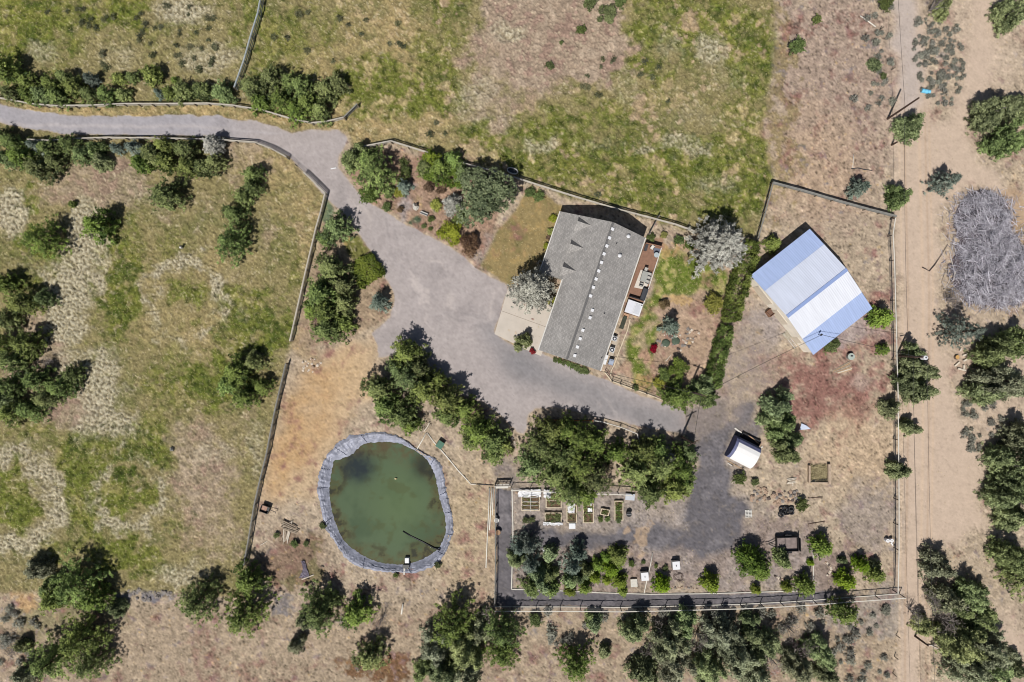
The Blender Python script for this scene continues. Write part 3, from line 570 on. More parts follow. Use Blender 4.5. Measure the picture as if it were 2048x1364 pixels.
c = dk(652, 645, 0); tb = thing('patio_table', 'grey rectangular patio table on the pale deck rug', 'table', (c[0], c[1], DZ+.016), R_H+.04)
m = MB(); m.box((0, 0, .72), (.85, 1.5, .05)); m.build('tabletop', mtab, tb)
for sx in (-.36, .36):
    for sy in (-.65, .65): m = MB(); m.box((sx, sy, .35), (.06, .06, .7)); m.build('leg', mdark, tb)
def chair(x, y, rz, label, col):
    t_ = thing('patio_chair', label, 'chair', (x, y, DZ+.016), rz, 'patio chairs on the deck')
    m = MB(); m.box((0, 0, .42), (.5, .5, .06)); m.build('seat', col, t_); m = MB(); m.box((0, -.25, .7), (.5, .06, .5), rx=-.15); m.build('backrest', col, t_)
    for sx in (-.22, .22):
        for sy in (-.22, .22): m = MB(); m.box((sx, sy, .195), (.04, .04, .39)); m.build('leg', mdark, t_)
        m = MB(); m.box((sx*1.12, 0, .62), (.05, .48, .04)); m.build('armrest', mdark, t_)
for (zx, zy, rz, lab) in ((685, 545, math.pi+R_H, 'grey patio chair at the north end of the deck table'), (735, 610, math.pi/2+R_H, 'northern of the two patio chairs beside the deck edge'), (726, 660, math.pi/2+R_H, 'middle patio chair between the deck table and the white edge board'),
                          (705, 712, math.pi/2+R_H, 'southern patio chair beside the deck edge, near the dark covered bench'), (624, 748, R_H, 'patio chair at the south end of the deck table')):
    c = dk(zx, zy, DZ); chair(c[0], c[1], rz, lab, mchair)
c = dk(772, 245, DZ); chair(c[0], c[1], math.pi*.8, 'white patio chair in the north corner of the deck', mwhite)
c = dk(826, 348, DZ); bt = thing('bistro_table', 'small round glass table beside the slate mat on the deck', 'table', (c[0], c[1], DZ+.004))
m = MB(); m.cyl((0, 0, .68), .38, .03, 18); m.build('tabletop', mat('glass_top', alb(186, 196, 200), .2, .1), bt); m = MB(); m.cyl((0, 0, 0), .05, .68, 8); m.build('pedestal', mdark, bt); m = MB(); m.cyl((0, 0, 0), .25, .04, 12); m.build('base', mdark, bt)
c = dk(658, 880, DZ); gr = thing('covered_bench', 'long dark covered bench at the south end of the deck', 'bench', (c[0], c[1], DZ+.004), R_H)
m = MB(); m.box((0, 0, .35), (.72, 1.85, .7), taper=.93); m.build('cover', mat('cover_dark', alb(72, 74, 80), .85, .12), gr); m = MB(); m.box((.28, 0, .82), (.14, 1.7, .25)); m.build('backrest', mat('cover_dark', (0, 0, 0)), gr)
c = dk(688, 245, DZ); kb = thing('planter_box', 'black box against the house wall at the deck north end', 'box', (c[0], c[1], DZ+.004), R_H); m = MB(); m.box((0, 0, .3), (.35, .9, .6)); m.build('body', mdark, kb); m = MB(); m.box((0, 0, .63), (.4, .95, .05)); m.build('lid', mat('dark_lid', (.05, .05, .055), .5, .1), kb)
c = dk(515, 1068, 0); tub = thing('hot_tub', 'white square hot tub with half its cover folded back beside the deck', 'hot tub', (c[0], c[1], .05), R_H)
m = MB(); m.box((0, 0, .4), (2.3, 1.95, .8)); m.build('shell', mat('tub_shell', alb(150, 118, 96), .7, .1), tub)
m = MB(); m.box((-.57, 0, .87), (1.12, 1.9, .13)); m.build('cover', mat('tub_cover', alb(232, 233, 240), .6, .03), tub)
m = MB(); m.box((.57, 0, .85), (1.12, 1.9, .1)); rim = m.build('folded_cover', mat('tub_cover2', alb(238, 238, 240), .5, .03), tub)
m = MB(); m.prism([(.1, -.75), (.95, -.75), (.95, .2), (.75, .75), (.1, .75)], .9, .945); m.build('cover_panel', mat('tub_panel', alb(214, 216, 222), .5, .05), tub)
m = MB(); m.box((.95, .72, .93), (.2, .12, .06)); m.build('latch', mdark, tub)
c = dk(420, 1168, 0); st_ = thing('tub_step', 'small tan wooden step at the foot of the hot tub', 'step', (c[0], c[1], 0), R_H); m = MB(); m.box((0, 0, .12), (.8, .6, .24)); m.box((0, .12, .32), (.8, .3, .16)); m.build('tread', mat('step_wood', alb(200, 160, 130), .8, .1), st_)
# strip along the house wall: planter, air conditioners, box, generator
c = W(1246, 645, 0); pb = thing('planter_trough', 'long dark planter trough of herbs against the house south of the tub', 'planter', (c[0], c[1], 0), R_H)
m = MB(); m.box((0, 0, .25), (.55, 1.9, .5)); m.build('trough', mat('trough_dark', alb(70, 74, 62), .9, .2), pb)
mstrip = mat('slab_strip', alb(196, 182, 164), .9, .08)
mb = MB(); mb.prism([W(x, y)[:2] for x, y in ((1232, 668), (1240, 670), (1226, 712), (1213, 710))], -.1, .05); tag(mb.build('concrete_strip', mstrip), kind='structure')
mac = mat('ac_case', alb(210, 212, 214), .5, .08)
for px, py, lab in ((1228.5, 677, 'northern of two white air conditioner units beside the house wall'), (1223.5, 699.5, 'southern of two white air conditioner units beside the house wall')):
    c = W(px, py, .5); a = thing('air_conditioner', lab, 'air conditioner', (c[0], c[1], .05), R_H, 'air conditioners by the house')
    m = MB(); m.box((0, 0, .42), (.7, .7, .84)); m.build('casing', mac, a); m = MB(); m.cyl((0, 0, .84), .3, .04, 18); m.build('fan_grille', mdark, a); m = MB(); m.cyl((0, -.02, .885), .14, .03, 10); m.build('fan_hub', mat('hub_white', alb(235, 236, 240), .4, .02), a)
c = W(1222, 724, .5); a = thing('generator', 'blue grey generator box near the house south-east corner', 'generator', (c[0], c[1], .02), R_H); m = MB(); m.box((0, 0, .4), (.72, .85, .8)); m.build('casing', mat('gen_case', alb(150, 160, 178), .5, .08), a); m = MB(); m.box((0, -.05, .83), (.6, .5, .06)); m.build('lid', mat('gen_lid', alb(176, 186, 204), .4, .08), a)
c = W(1209.5, 719, .6); a = thing('storage_locker', 'white narrow storage locker against the house wall', 'locker', (c[0], c[1], .02), R_H); m = MB(); m.box((0, 0, .5), (.5, 1.35, 1.0)); m.build('body', mwhite, a); m = MB(); m.box((0, 0, 1.03), (.56, 1.42, .06)); m.build('lid', mvent, a)
# pale edging between lawn and house path
def strip(name, pts, wd, z0, z1, m_, label=None, cat=None, kind=None, group=None):
    mb = MB()
    for p, q in zip(pts[:-1], pts[1:]): mb.beam((*W(*p)[:2], (z0+z1)/2), (*W(*q)[:2], (z0+z1)/2), wd, z1-z0)
    return tag(mb.build(name, m_), label, cat, group, kind)
medge = mat('edging_pale', alb(222, 206, 178), .8, .08)
strip('lawn_edging', [(1260, 638), (1255, 660), (1246, 682), (1236, 708), (1228, 730), (1222, 742), (1221, 752), (1226, 758)], .13, -.05, .14, medge, 'pale curved edging between the lawn and the house path', 'edging')
# ------------------------------------------------------------------ barn
RB = math.atan2(425, 540)         # ridge direction in plan (towards the upper right)
mroofb = bpy.data.materials.new('barn_roof_white'); 
def metal_roof(name, c, ang, rough=.45):
    m = bpy.data.materials.new(name); m.use_nodes = True; t = m.node_tree; b = t.nodes['Principled BSDF']; b.inputs['Roughness'].default_value = rough; b.inputs['Specular IOR Level'].default_value = .4
    tc = t.nodes.new('ShaderNodeTexCoord'); mp = t.nodes.new('ShaderNodeMapping'); mp.inputs['Rotation'].default_value = (0, 0, ang); t.links.new(tc.outputs['Object'], mp.inputs['Vector'])
    wv = t.nodes.new('ShaderNodeTexWave'); wv.inputs['Scale'].default_value = 1.05; wv.inputs['Distortion'].default_value = 0; wv.wave_profile = 'SIN'; t.links.new(mp.outputs[0], wv.inputs['Vector'])
    n = t.nodes.new('ShaderNodeTexNoise'); n.inputs['Scale'].default_value = 1.0; n.inputs['Detail'].default_value = 7; mp2 = t.nodes.new('ShaderNodeMapping'); mp2.inputs['Scale'].default_value = (2.6, .35, .35); t.links.new(tc.outputs['Object'], mp2.inputs['Vector']); t.links.new(mp2.outputs[0], n.inputs['Vector'])
    mr = t.nodes.new('ShaderNodeMapRange'); mr.inputs[1].default_value = .3; mr.inputs[2].default_value = .7; mr.inputs[3].default_value = .92; mr.inputs[4].default_value = 1.05; t.links.new(n.outputs['Fac'], mr.inputs[0])
    vm = t.nodes.new('ShaderNodeVectorMath'); vm.operation = 'SCALE'; vm.inputs[0].default_value = tuple(float(v) for v in c); t.links.new(mr.outputs[0], vm.inputs['Scale']); t.links.new(vm.outputs[0], b.inputs['Base Color'])
    bn = t.nodes.new('ShaderNodeBump'); bn.inputs['Strength'].default_value = .22; bn.inputs['Distance'].default_value = .05; t.links.new(wv.outputs['Fac'], bn.inputs['Height']); t.links.new(bn.outputs[0], b.inputs['Normal'])
    return m
# local frame: x along the ridge, y across (towards the lower right = -y)
bc = W(1624.5, 583.5, 3.2)
barn = thing('metal_barn', 'large barn with a pale corrugated metal roof', 'barn', (bc[0], bc[1], 0), RB)
def bl_(px, py, h):
    x, y, _ = W(px, py, h); x -= bc[0]; y -= bc[1]; return x*math.cos(RB)+y*math.sin(RB), -x*math.sin(RB)+y*math.cos(RB)
n_, e_, s_, w_ = bl_(1624, 456, 3), bl_(1743.5, 620, 3), bl_(1625, 714.5, 3), bl_(1507.5, 549, 3)
hx = (abs(n_[0])+abs(e_[0])+abs(s_[0])+abs(w_[0]))/4; hy = (abs(n_[1])+abs(e_[1])+abs(s_[1])+abs(w_[1]))/4
EZ, BZ, RZ = 3.0, 3.55, 4.3; y1 = hy*.60; ryd = -hy*.03
def bz(y): 
    a = abs(y-ryd); lim = y1-ryd if y > ryd else y1+ryd
    return RZ-(RZ-BZ)*a/lim if a <= lim else BZ-(BZ-EZ)*(a-lim)/(hy-y1)
msky = metal_roof('roof_sheet_sky_tint', alb(178, 196, 236), 0); mdim = metal_roof('roof_sheet_dim_side', alb(220, 226, 243), 0); mlit = metal_roof('roof_sheet_sunlit', alb(240, 242, 250), 0)  # sky reflection on wings, sunlit and dimmer main slopes painted into sheet colours
for nm, ya, yb, mm in (('lean_to_roof', y1, hy, msky), ('main_roof', ryd, y1-.003, mdim), ('main_roof', -y1+.003, ryd, mlit), ('lean_to_roof', -hy, -y1, msky)):
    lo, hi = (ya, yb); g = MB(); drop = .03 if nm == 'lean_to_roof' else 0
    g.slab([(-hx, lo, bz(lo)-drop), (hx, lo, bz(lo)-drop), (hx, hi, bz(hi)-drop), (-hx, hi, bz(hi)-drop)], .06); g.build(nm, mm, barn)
g = MB(); g.beam((-hx, ryd-.1, RZ+.03), (hx, ryd-.1, RZ+.03), .5, .05); g.build('ridge_cap', mat('ridge_blue', alb(150, 170, 216), .5, .05), barn)
mbw = mat('barn_wall', (.80, .73, .62), .8, .08, 1)
ox = .12; g = MB(); hxw, hyw = hx-ox, hy-.35
prof = [(-hyw, 0), (hyw, 0), (hyw, bz(hyw)-.09), (y1-.1, bz(y1-.1)-.1), (ryd, RZ-.09), (-y1+.1, bz(-y1+.1)-.1), (-hyw, bz(-hyw)-.09)]
vs = [(x, p[0], p[1]) for x in (-hxw, hxw) for p in prof]; n = len(prof)
g.add(vs, [tuple(range(n))[::-1], tuple(range(n, 2*n))]+[(k, (k+1) % n, n+(k+1) % n, n+k) for k in range(n)]); g.build('wall', mbw, barn)
for y0, wd, hh in ((3.6, 3.2, 2.5), (-.4, 2.6, 2.4), (-4.6, 1.1, 2.1)):
    g = MB(); g.box((-hxw-.02, y0, hh/2), (.08, wd, hh)); g.build('door', mat('barn_door', (.62, .54, .43), .7, .1), barn)
g = MB(); g.tube([(-hx+2.2, -5.3, bz(-5.3)), (-hx+2.2, -5.3, bz(-5.3)+1.1)], .05, 6); mast = g.build('service_mast', mdark, barn); g = MB(); g.box((-hx+2.2, -5.3, bz(-5.3)+.9), (.3, .2, .25)); g.build('weather_head', mdark, mast)
def bw(x, y, z): return (bc[0]+x*math.cos(RB)-y*math.sin(RB), bc[1]+x*math.sin(RB)+y*math.cos(RB), z)
MAST = bw(-hx+2.2, -5.3, bz(-5.3)+1.05)
# things leaning by the barn's open side
mb1 = mat('crate_brown', alb(150, 112, 90), .85, .2); p = bw(-hx-.25, -.2+1.0, 0)
a = thing('wooden_crate', 'brown wooden crate by the barn wall between the two pale doors', 'crate', (p[0], p[1], 0), RB); g = MB()
for q in ((-.5, 0, .4, .06, .9, .8), (.5, 0, .4, .06, .9, .8), (0, .45, .4, 1.06, .06, .8), (0, -.45, .4, 1.06, .06, .8), (0, 0, .05, 1, .9, .06)): g.box(q[:3], q[3:])
g.build('slat_box', mb1, a); g = MB(); g.box((0, 0, .3), (.85, .78, .4)); g.build('contents', mat('crate_fill', alb(120, 92, 78), .95, .3, 6), a)
p = bw(-hx-.35, -4.2, 0); a = thing('extension_ladder', 'pale ladder lying along the barn wall', 'ladder', (p[0], p[1], .1), RB); 
for sx in (-.22, .22): g = MB(); g.box((sx, 0, 0), (.06, 2.9, .08)); g.build('side_rail', mwhite, a)
g = MB(); [g.box((0, -1.3+.3*i, 0), (.42, .04, .04)) for i in range(9)]; g.build('rung', mwhite, a)
p = bw(-hx-.15, -3.4, 0); a = thing('pallet', 'weathered grey pallet beside the ladder at the barn wall', 'pallet', (p[0], p[1], .06), RB+.1); g = MB()
for i in range(5): g.box((-.5+.25*i, 0, .1), (.14, 1.2, .03))
for i in (-.5, 0, .5): g.box((0, i, .03), (1.15, .09, .1))
g.build('slat', mat('pallet_grey', alb(188, 180, 160), .9, .15), a)
# ------------------------------------------------------------------ arched shed
def sh(zx, zy, h=0.0): return W(1420+zx/5.93, 830+zy/5.93, h)
msw = mat('tarp_white', alb(252, 250, 248), .6, .02, 3); msg = mat('tarp_grey_shade', alb(112, 116, 150), .7, .12)
c = sh(415, 450, 1.2); ar = math.atan2(-(460-335), (612-365))
shed = thing('arched_shed', 'small arched shed with a bright white tarp roof on the dirt yard', 'shed', (c[0], c[1], 0), ar)
L2 = 1.72; prof = [(1.72, 0.0), (1.72, 1.25), (1.45, 1.7), (1.0, 2.02), (.4, 2.2), (-.3, 2.2), (-.9, 2.0), (-1.4, 1.65), (-1.7, 1.15)]
g = MB(); n = len(prof[3:]); q = prof[3:]
for k in range(n-1): g.slab([(-L2, q[k+1][0], q[k+1][1]), (L2, q[k+1][0], q[k+1][1]), (L2, q[k][0], q[k][1]), (-L2, q[k][0], q[k][1])], .04)
g.build('roof', msw, shed)
g = MB(); q = prof[1:4]
for k in range(2): g.slab([(-L2, q[k][0], q[k][1]), (L2, q[k][0], q[k][1]), (L2, q[k+1][0], q[k+1][1]), (-L2, q[k+1][0], q[k+1][1])], .04)
g.build('roof_shade_side', msg, shed)  # far slope of the white tarp, its shade put into the colour
g = MB(); P2 = [(1.68, 0)]+[(a_*.97, b_-.06) for a_, b_ in prof[1:]]+[(-1.65, 0)]; n = len(P2)
g.add([(x, a_, b_) for x in (-L2-.42, L2-.1) for a_, b_ in P2], [tuple(range(n))[::-1], tuple(range(n, 2*n))]+[(k, (k+1) % n, n+(k+1) % n, n+k) for k in range(n)]); g.build('wall', msg, shed)
mbk = mat('shade_black', (.014, .014, .018), .7, .3)
p = sh(470, 290, 0); a = thing('shed_shade', 'long black shape painting in the shade behind the white arched shed', 'trough', (p[0], p[1], 0), ar); g = MB(); g.box((0, 0, .03), (3.0, .95, .06)); g.box((0, .47, .3), (3.0, .05, .5)); g.box((0, -.47, .3), (3.0, .05, .5)); g.box((1.48, 0, .3), (.05, .9, .5)); g.box((-1.48, 0, .3), (.05, .9, .5)); g.build('body', mbk, a)  # black box laid where the shed's shade falls, standing in for it
mplank = mat('plank_tan', alb(196, 164, 130), .85, .15); mplw = mat('plank_pale', alb(232, 226, 216), .7, .06)
def plank(p, q, label, m_=None, wd=.16, z=.08, th=.06, name='plank', cat='plank', group=None):
    a = W(*p); b_ = W(*q); mb = MB(); mb.beam((a[0], a[1], z), (b_[0], b_[1], z), wd, th); return tag(mb.build(name, m_ or mplank), label, cat, group)
plank((1469, 856), (1483, 866), 'white board on the dirt above the arched shed', mplw, .22)
plank((1487, 862), (1521, 890), 'tan board lying behind the black painted shade by the arched shed', mplank, .14)
plank((1454, 921), (1486, 939), 'tan board along the low side of the arched shed', mplank, .1)
plank((1455, 926), (1463, 931), 'short pale board by the low corner of the arched shed', mplw, .12)
plank((1516, 899), (1525, 893), 'short white board at the east corner of the arched shed', mplw, .2)
# ------------------------------------------------------------------ fences
mrail = mat('rail_weathered', alb(196, 188, 174), .85, .15, 2, .2); mrailg = mat('rail_grey', alb(140, 138, 132), .9, .2, 2, .2); mpost = mat('post_weathered', alb(150, 138, 122), .9, .2, 2, .2)
mwire = mat('fence_wire', alb(120, 120, 122), .5, .1, metal=.3); mrailb = mat('rail_blue_grey', alb(170, 178, 180), .8, .15, 2, .2)
def fence(pts, label, rail_m, h=1.25, step=2.4, n_r=3, rw=.05, rh=.17, name='rail_fence', cat='fence', top=None, post=.14, base=None, mesh_=None, off=0.0, pm=None):
    P = [Vector(W(*p)) for p in pts]; root = thing(name, label, cat, P[0])
    for p_ in P: p_.z = 0
    posts = []
    for a, b_ in zip(P[:-1], P[1:]):
        n = max(1, round((b_-a).length/step)); posts += [a+(b_-a)*i/n for i in range(n)]
    posts.append(P[-1])
    me = None
    for p_ in posts:
        if me is None:
            g = MB(); g.box((0, 0, (h+.06)/2), (post, post, h+.06)); o = g.build('post', pm or mpost, root); me = o.data
        else: o = bpy.data.objects.new('post', me); C.objects.link(o); o.parent = root
        o.location = p_-P[0]
    for k in range(n_r):
        zz = h*(k+1)/n_r-rh*.4; g = MB(); rr = random.Random(k)
        for a, b_ in zip(posts[:-1], posts[1:]):
            d = (b_-a).normalized(); nrm = Vector((-d.y, d.x, 0))*(post/2+rw/2+.002)
            g.beam(a+nrm+Vector((0, 0, zz+rr.uniform(-.02, .02))), b_+nrm+Vector((0, 0, zz+rr.uniform(-.02, .02))), rw, rh)
        g.build('rail', rail_m, root, world=True)
    if top:
        g = MB()
        for a, b_ in zip(posts[:-1], posts[1:]): g.beam(a+Vector((0, 0, h+.08)), b_+Vector((0, 0, h+.08)), top[0], .05)
        g.build('top_rail', top[1], root, world=True)
    if base:
        g = MB()
        for a, b_ in zip(P[:-1], P[1:]): g.beam(a+Vector((0, 0, .06)), b_+Vector((0, 0, .06)), base[0], .16)
        g.build('base_board', base[1], root, world=True)
    if mesh_:
        g = MB()
        for a, b_ in zip(posts[:-1], posts[1:]):
            for k in range(mesh_): g.beam(a+Vector((0, 0, .1+(h-.15)*k/(mesh_-1))), b_+Vector((0, 0, .1+(h-.15)*k/(mesh_-1))), .018, .018)
        g.build('wire', mwire, root, world=True)
    return root
def base_of(pts, h):              # photo px of a fence's top -> px of its foot
    return [(1024+(x-1024)*(1-h/H), 682+(y-682)*(1-h/H)) for x, y in pts]
b1 = lambda p: base_of(p, .7)
fence(b1([(528, -20), (519, 30), (505, 75), (491, 125), (472, 178)]), 'grey rail fence running down the top meadow to the driveway trees', mrailb, h=1.4, top=(.16, mrailb))
fence(b1([(-20, 194), (20, 201), (67, 210), (117, 214), (187, 213), (250, 210), (334, 210), (418, 209), (468, 213), (525, 222), (589, 241), (626, 248), (656, 245), (689, 237)]), 'pale three rail fence along the north side of the driveway', mrail, top=(.18, mrail))
fence(b1([(690, 237), (716, 211)]), 'short grey gate panel at the end of the north driveway fence', mrailg, h=1.3, name='fence_gate', cat='gate', top=(.16, mrailg))
fence(b1([(60, 281), (100, 283), (164, 279), (217, 277), (290, 278), (358, 279), (434, 281), (511, 286), (545, 299), (575, 316)]), 'pale rail fence along the south side of the driveway below the windbreak pines', mrail, top=(.16, mrail))
fence(b1([(609, 346), (632, 368), (652, 388), (643, 425), (634, 456), (614, 540), (596, 620), (582, 682)]), 'grey rail fence bending beside the driveway above the hay field gap', mrail, top=(.16, mrail))
fence(b1([(575, 316), (592, 330), (609, 345)]), 'thin dark wire gate across the gap at the driveway bend', mdark, h=1.1, n_r=3, rw=.03, rh=.04, name='wire_gate', cat='gate', post=.08, pm=mdark)
fence(b1([(574, 727), (552, 820), (535, 908), (522, 960), (511, 1008), (500, 1075), (490, 1128)]), 'grey rail fence between the hay field and the orange dirt west of the pond', mrailg, top=(.16, mrailg))
fence(b1([(722, 296), (783, 284), (850, 305), (926, 328), (977, 341), (1031, 357), (1100, 379), (1171, 401), (1240, 421), (1305, 438), (1350, 450), (1400, 468)]), 'pale rail fence between the garden behind the house and the north meadow', mrail, top=(.18, mrail))
fence(b1([(1543, 367), (1600, 382), (1665, 401), (1730, 419), (1788, 434)]), 'weathered grey rail fence above the barn yard', mrailg, h=1.3, top=(.3, mrailg))
fence(b1([(1543, 367), (1528, 425), (1512, 482)]), 'thin grey wire fence running down from the corner above the barn', mrailg, n_r=1, name='wire_fence', mesh_=4, top=(.16, mrailg))
mtop = mat('top_rail_white', alb(226, 220, 208), .7, .05)
fence(base_of([(1790, 436), (1785, 470), (1788, 520), (1790, 600), (1792, 660), (1793, 720), (1795, 780), (1796, 880), (1797, 1000), (1797, 1100), (1795, 1186)], 1.3), 'tall wire fence with a thin white top rail beside the dirt track', mtop, h=1.35, step=4.8, n_r=0, name='wire_fence', mesh_=5, top=(.13, mtop), post=.1, pm=mdark)
fence([(990, 1213), (1024, 1213), (1120, 1213), (1240, 1214), (1330, 1212), (1480, 1208), (1560, 1204), (1625, 1200), (1700, 1194), (1798, 1187)], 'tall wire fence with white rails along the south side of the kitchen garden', mtop, h=1.7, step=3.0, n_r=0, name='wire_fence', mesh_=6, top=(.11, mtop), base=(.1, mtop), post=.09, pm=mdark)
fence([(991, 969), (991, 1060), (991, 1130), (990, 1207)], 'wire fence along the west side of the dark gravel garden path', mtop, h=1.6, step=3.0, n_r=0, name='wire_fence', mesh_=6, top=(.12, mrailg), base=(.1, mrailg), post=.09, pm=mdark)
fence([(1022, 976), (1060, 977), (1100, 979), (1150, 982), (1235, 984), (1262, 986)], 'wire fence with a white rail on the north side of the raised vegetable beds', mtop, h=1.6, step=3.0, n_r=0, name='wire_fence', mesh_=5, top=(.12, mtop), post=.09, pm=mdark)
fence([(1088, 838), (1185, 840)], 'short black rail fence with an orange top under the shade of the pines', mdark, h=1.0, n_r=2, top=(.12, mat('orange_rail', alb(196, 128, 70), .7, .1)))
fence([(1182, 839), (1205, 843), (1240, 853), (1272, 866), (1278, 890)], 'pale low rail fence curving around the north edge of the garden pines', mtop, h=.9, n_r=1, top=(.1, mtop), rh=.08, post=.1)
fence([(1181, 840), (1178, 860)], 'stub of pale low fence at the corner under the garden pines', mtop, h=.9, n_r=1, top=(.1, mtop), rh=.08, post=.1)
mblack = mat('iron_black', (.012, .012, .014), .45, .1)
fence([(1209, 744), (1223, 762), (1240, 768), (1264, 777), (1292, 787), (1331, 802)], 'black iron fence on a white kerb along the driveway behind the house', mblack, h=1.15, step=2.6, n_r=2, rw=.04, rh=.05, name='iron_fence', post=.08, pm=mblack, base=(.18, medge))
fence([(1297, 470), (1316, 434)], 'short grey board fence between the house corner and the meadow fence', mrailg, h=1.3, n_r=3, name='board_fence')
# garden gate
c = W(1005, 968, 0); gt = thing('garden_gate', 'white framed metal gate at the north-west corner of the garden path', 'gate', (c[0], c[1], 0), .02)
for sx in (-1.1, 1.1): g = MB(); g.box((sx, 0, .9), (.1, .1, 1.8)); g.build('post', mwhite, gt)
g = MB(); [g.box((0, 0, z_), (2.1, .05, .07)) for z_ in (.25, .7, 1.15, 1.6)]; [g.box((x_, .001, .92), (.05, .06, 1.42)) for x_ in (-1.0, -.5, 0, .5, 1.0)]; g.build('bar', mwhite, gt)
g = MB(); g.box((-.1, -.12, 1.68), (1.9, .3, .05)); g.build('top_board', mtop, gt)
# ------------------------------------------------------------------ vegetation
def leaf_mat(name, dark, light, rough=.6, trans=.24, hue=.03, val=.22):
    m = bpy.data.materials.new(name); m.use_nodes = True; t = m.node_tree; b = t.nodes['Principled BSDF']; out = t.nodes['Material Output']
    b.inputs['Roughness'].default_value = rough; b.inputs['Specular IOR Level'].default_value = .22
    at = t.nodes.new('ShaderNodeAttribute'); at.attribute_name = 'tint'
    oi = t.nodes.new('ShaderNodeObjectInfo')
    mx = t.nodes.new('ShaderNodeMix'); mx.data_type = 'RGBA'; mx.inputs[6].default_value = (*dark, 1); mx.inputs[7].default_value = (*light, 1)
    t.links.new(at.outputs['Fac'], mx.inputs[0])
    hs = t.nodes.new('ShaderNodeHueSaturation'); t.links.new(mx.outputs[2], hs.inputs['Color'])
    def rng_(lo, hi, mul):
        a = t.nodes.new('ShaderNodeMath'); a.operation = 'MULTIPLY'; a.inputs[1].default_value = mul; t.links.new(oi.outputs['Random'], a.inputs[0])
        f = t.nodes.new('ShaderNodeMath'); f.operation = 'FRACT'; t.links.new(a.outputs[0], f.inputs[0])
        r = t.nodes.new('ShaderNodeMapRange'); r.inputs[3].default_value = lo; r.inputs[4].default_value = hi; t.links.new(f.outputs[0], r.inputs[0]); return r.outputs[0]
    t.links.new(rng_(.5-hue, .5+hue, 7.13), hs.inputs['Hue']); t.links.new(rng_(.85, 1.12, 3.7), hs.inputs['Saturation']); t.links.new(rng_(1-val, 1+val, 1.0), hs.inputs['Value'])
    t.links.new(hs.outputs[0], b.inputs['Base Color'])
    tr = t.nodes.new('ShaderNodeBsdfTranslucent'); t.links.new(hs.outputs[0], tr.inputs['Color'])
    ms = t.nodes.new('ShaderNodeMixShader'); ms.inputs[0].default_value = trans; t.links.new(b.outputs[0], ms.inputs[1]); t.links.new(tr.outputs[0], ms.inputs[2]); t.links.new(ms.outputs[0], out.inputs['Surface'])
    return m
LM = {'pine': leaf_mat('pine_needles', (.042,.068,.018), (.335,.405,.125), hue=.02), 'bright': leaf_mat('bright_needles', (.060,.105,.012), (.260,.340,.055), hue=.02),
      'juniper': leaf_mat('juniper_needles', (.058,.080,.030), (.440,.510,.225), hue=.025), 'blue': leaf_mat('blue_needles', (.075,.105,.085), (.330,.390,.310), hue=.02),
      'silver': leaf_mat('silver_needles', (.26,.255,.22), (.66,.64,.56), hue=.01, val=.08), 'broad': leaf_mat('broad_leaves', (.055,.080,.036), (.270,.330,.160)),
      'yellow': leaf_mat('yellow_green_leaves', (.100,.115,.018), (.370,.375,.080), hue=.015), 'red': leaf_mat('red_leaves', (.12,.006,.014), (.34,.018,.035), hue=.01),
      'rust': leaf_mat('rust_leaves', (.075,.045,.024), (.250,.170,.090), hue=.02), 'sage': leaf_mat('sage_leaves', (.13,.13,.105), (.36,.35,.285), hue=.02), 'hedge': leaf_mat('hedge_leaves', (.045,.072,.014), (.230,.290,.070), hue=.015),
      'dead': leaf_mat('dry_twigs', (.12,.095,.085), (.36,.31,.28), trans=.05, hue=.01), 'herb': leaf_mat('herb_leaves', (.060,.085,.022), (.230,.285,.095), hue=.015), 'ashy': leaf_mat('ashy_needles', (.088,.092,.052), (.490,.505,.310), hue=.02), 'brown': leaf_mat('brown_needles', (.16,.10,.065), (.46,.31,.22), hue=.015),
      'tussock': leaf_mat('tussock_blades', (.045,.055,.026), (.20,.20,.11), hue=.015)}
MBARK = mat('bark', (.12, .085, .062), .95, .3, 5, .5); MBARKG = mat('bark_grey', (.26, .235, .22), .95, .25, 5, .5)
def unit(a): return a/np.maximum(np.linalg.norm(a, axis=1, keepdims=True), 1e-9)
def leaves(Cn, Nn, tint, n, L, wd, spread, rng, up=.35, rnd=.75, along=None):
    """n leaf faces at each tuft centre; Nn = outward direction"""
    k = len(Cn); c = np.repeat(Cn, n, 0); nn = np.repeat(Nn, n, 0); tt = np.repeat(tint, n)
    pos = c+rng.normal(0, spread, (k*n, 3))
    nor = unit(nn*.55+np.array([0, 0, up])+rng.normal(0, rnd*.6, (k*n, 3)))
    d = rng.normal(0, 1, (k*n, 3)) if along is None else np.repeat(along, n, 0)+rng.normal(0, .45, (k*n, 3))
    d = unit(d-nor*np.sum(d*nor, 1, keepdims=True)); s_ = np.cross(nor, d)
    l = L*rng.uniform(.7, 1.3, (k*n, 1)); w_ = wd*rng.uniform(.7, 1.3, (k*n, 1))
    V = np.stack([pos-d*l*.5, pos+s_*w_*.5, pos+d*l*.5, pos-s_*w_*.5], 1).reshape(-1, 3)
    F = np.arange(k*n*4).reshape(-1, 4); T_ = np.repeat(np.clip(tt+rng.normal(0, .13, k*n), 0, 1), 4)
    return V, F, T_
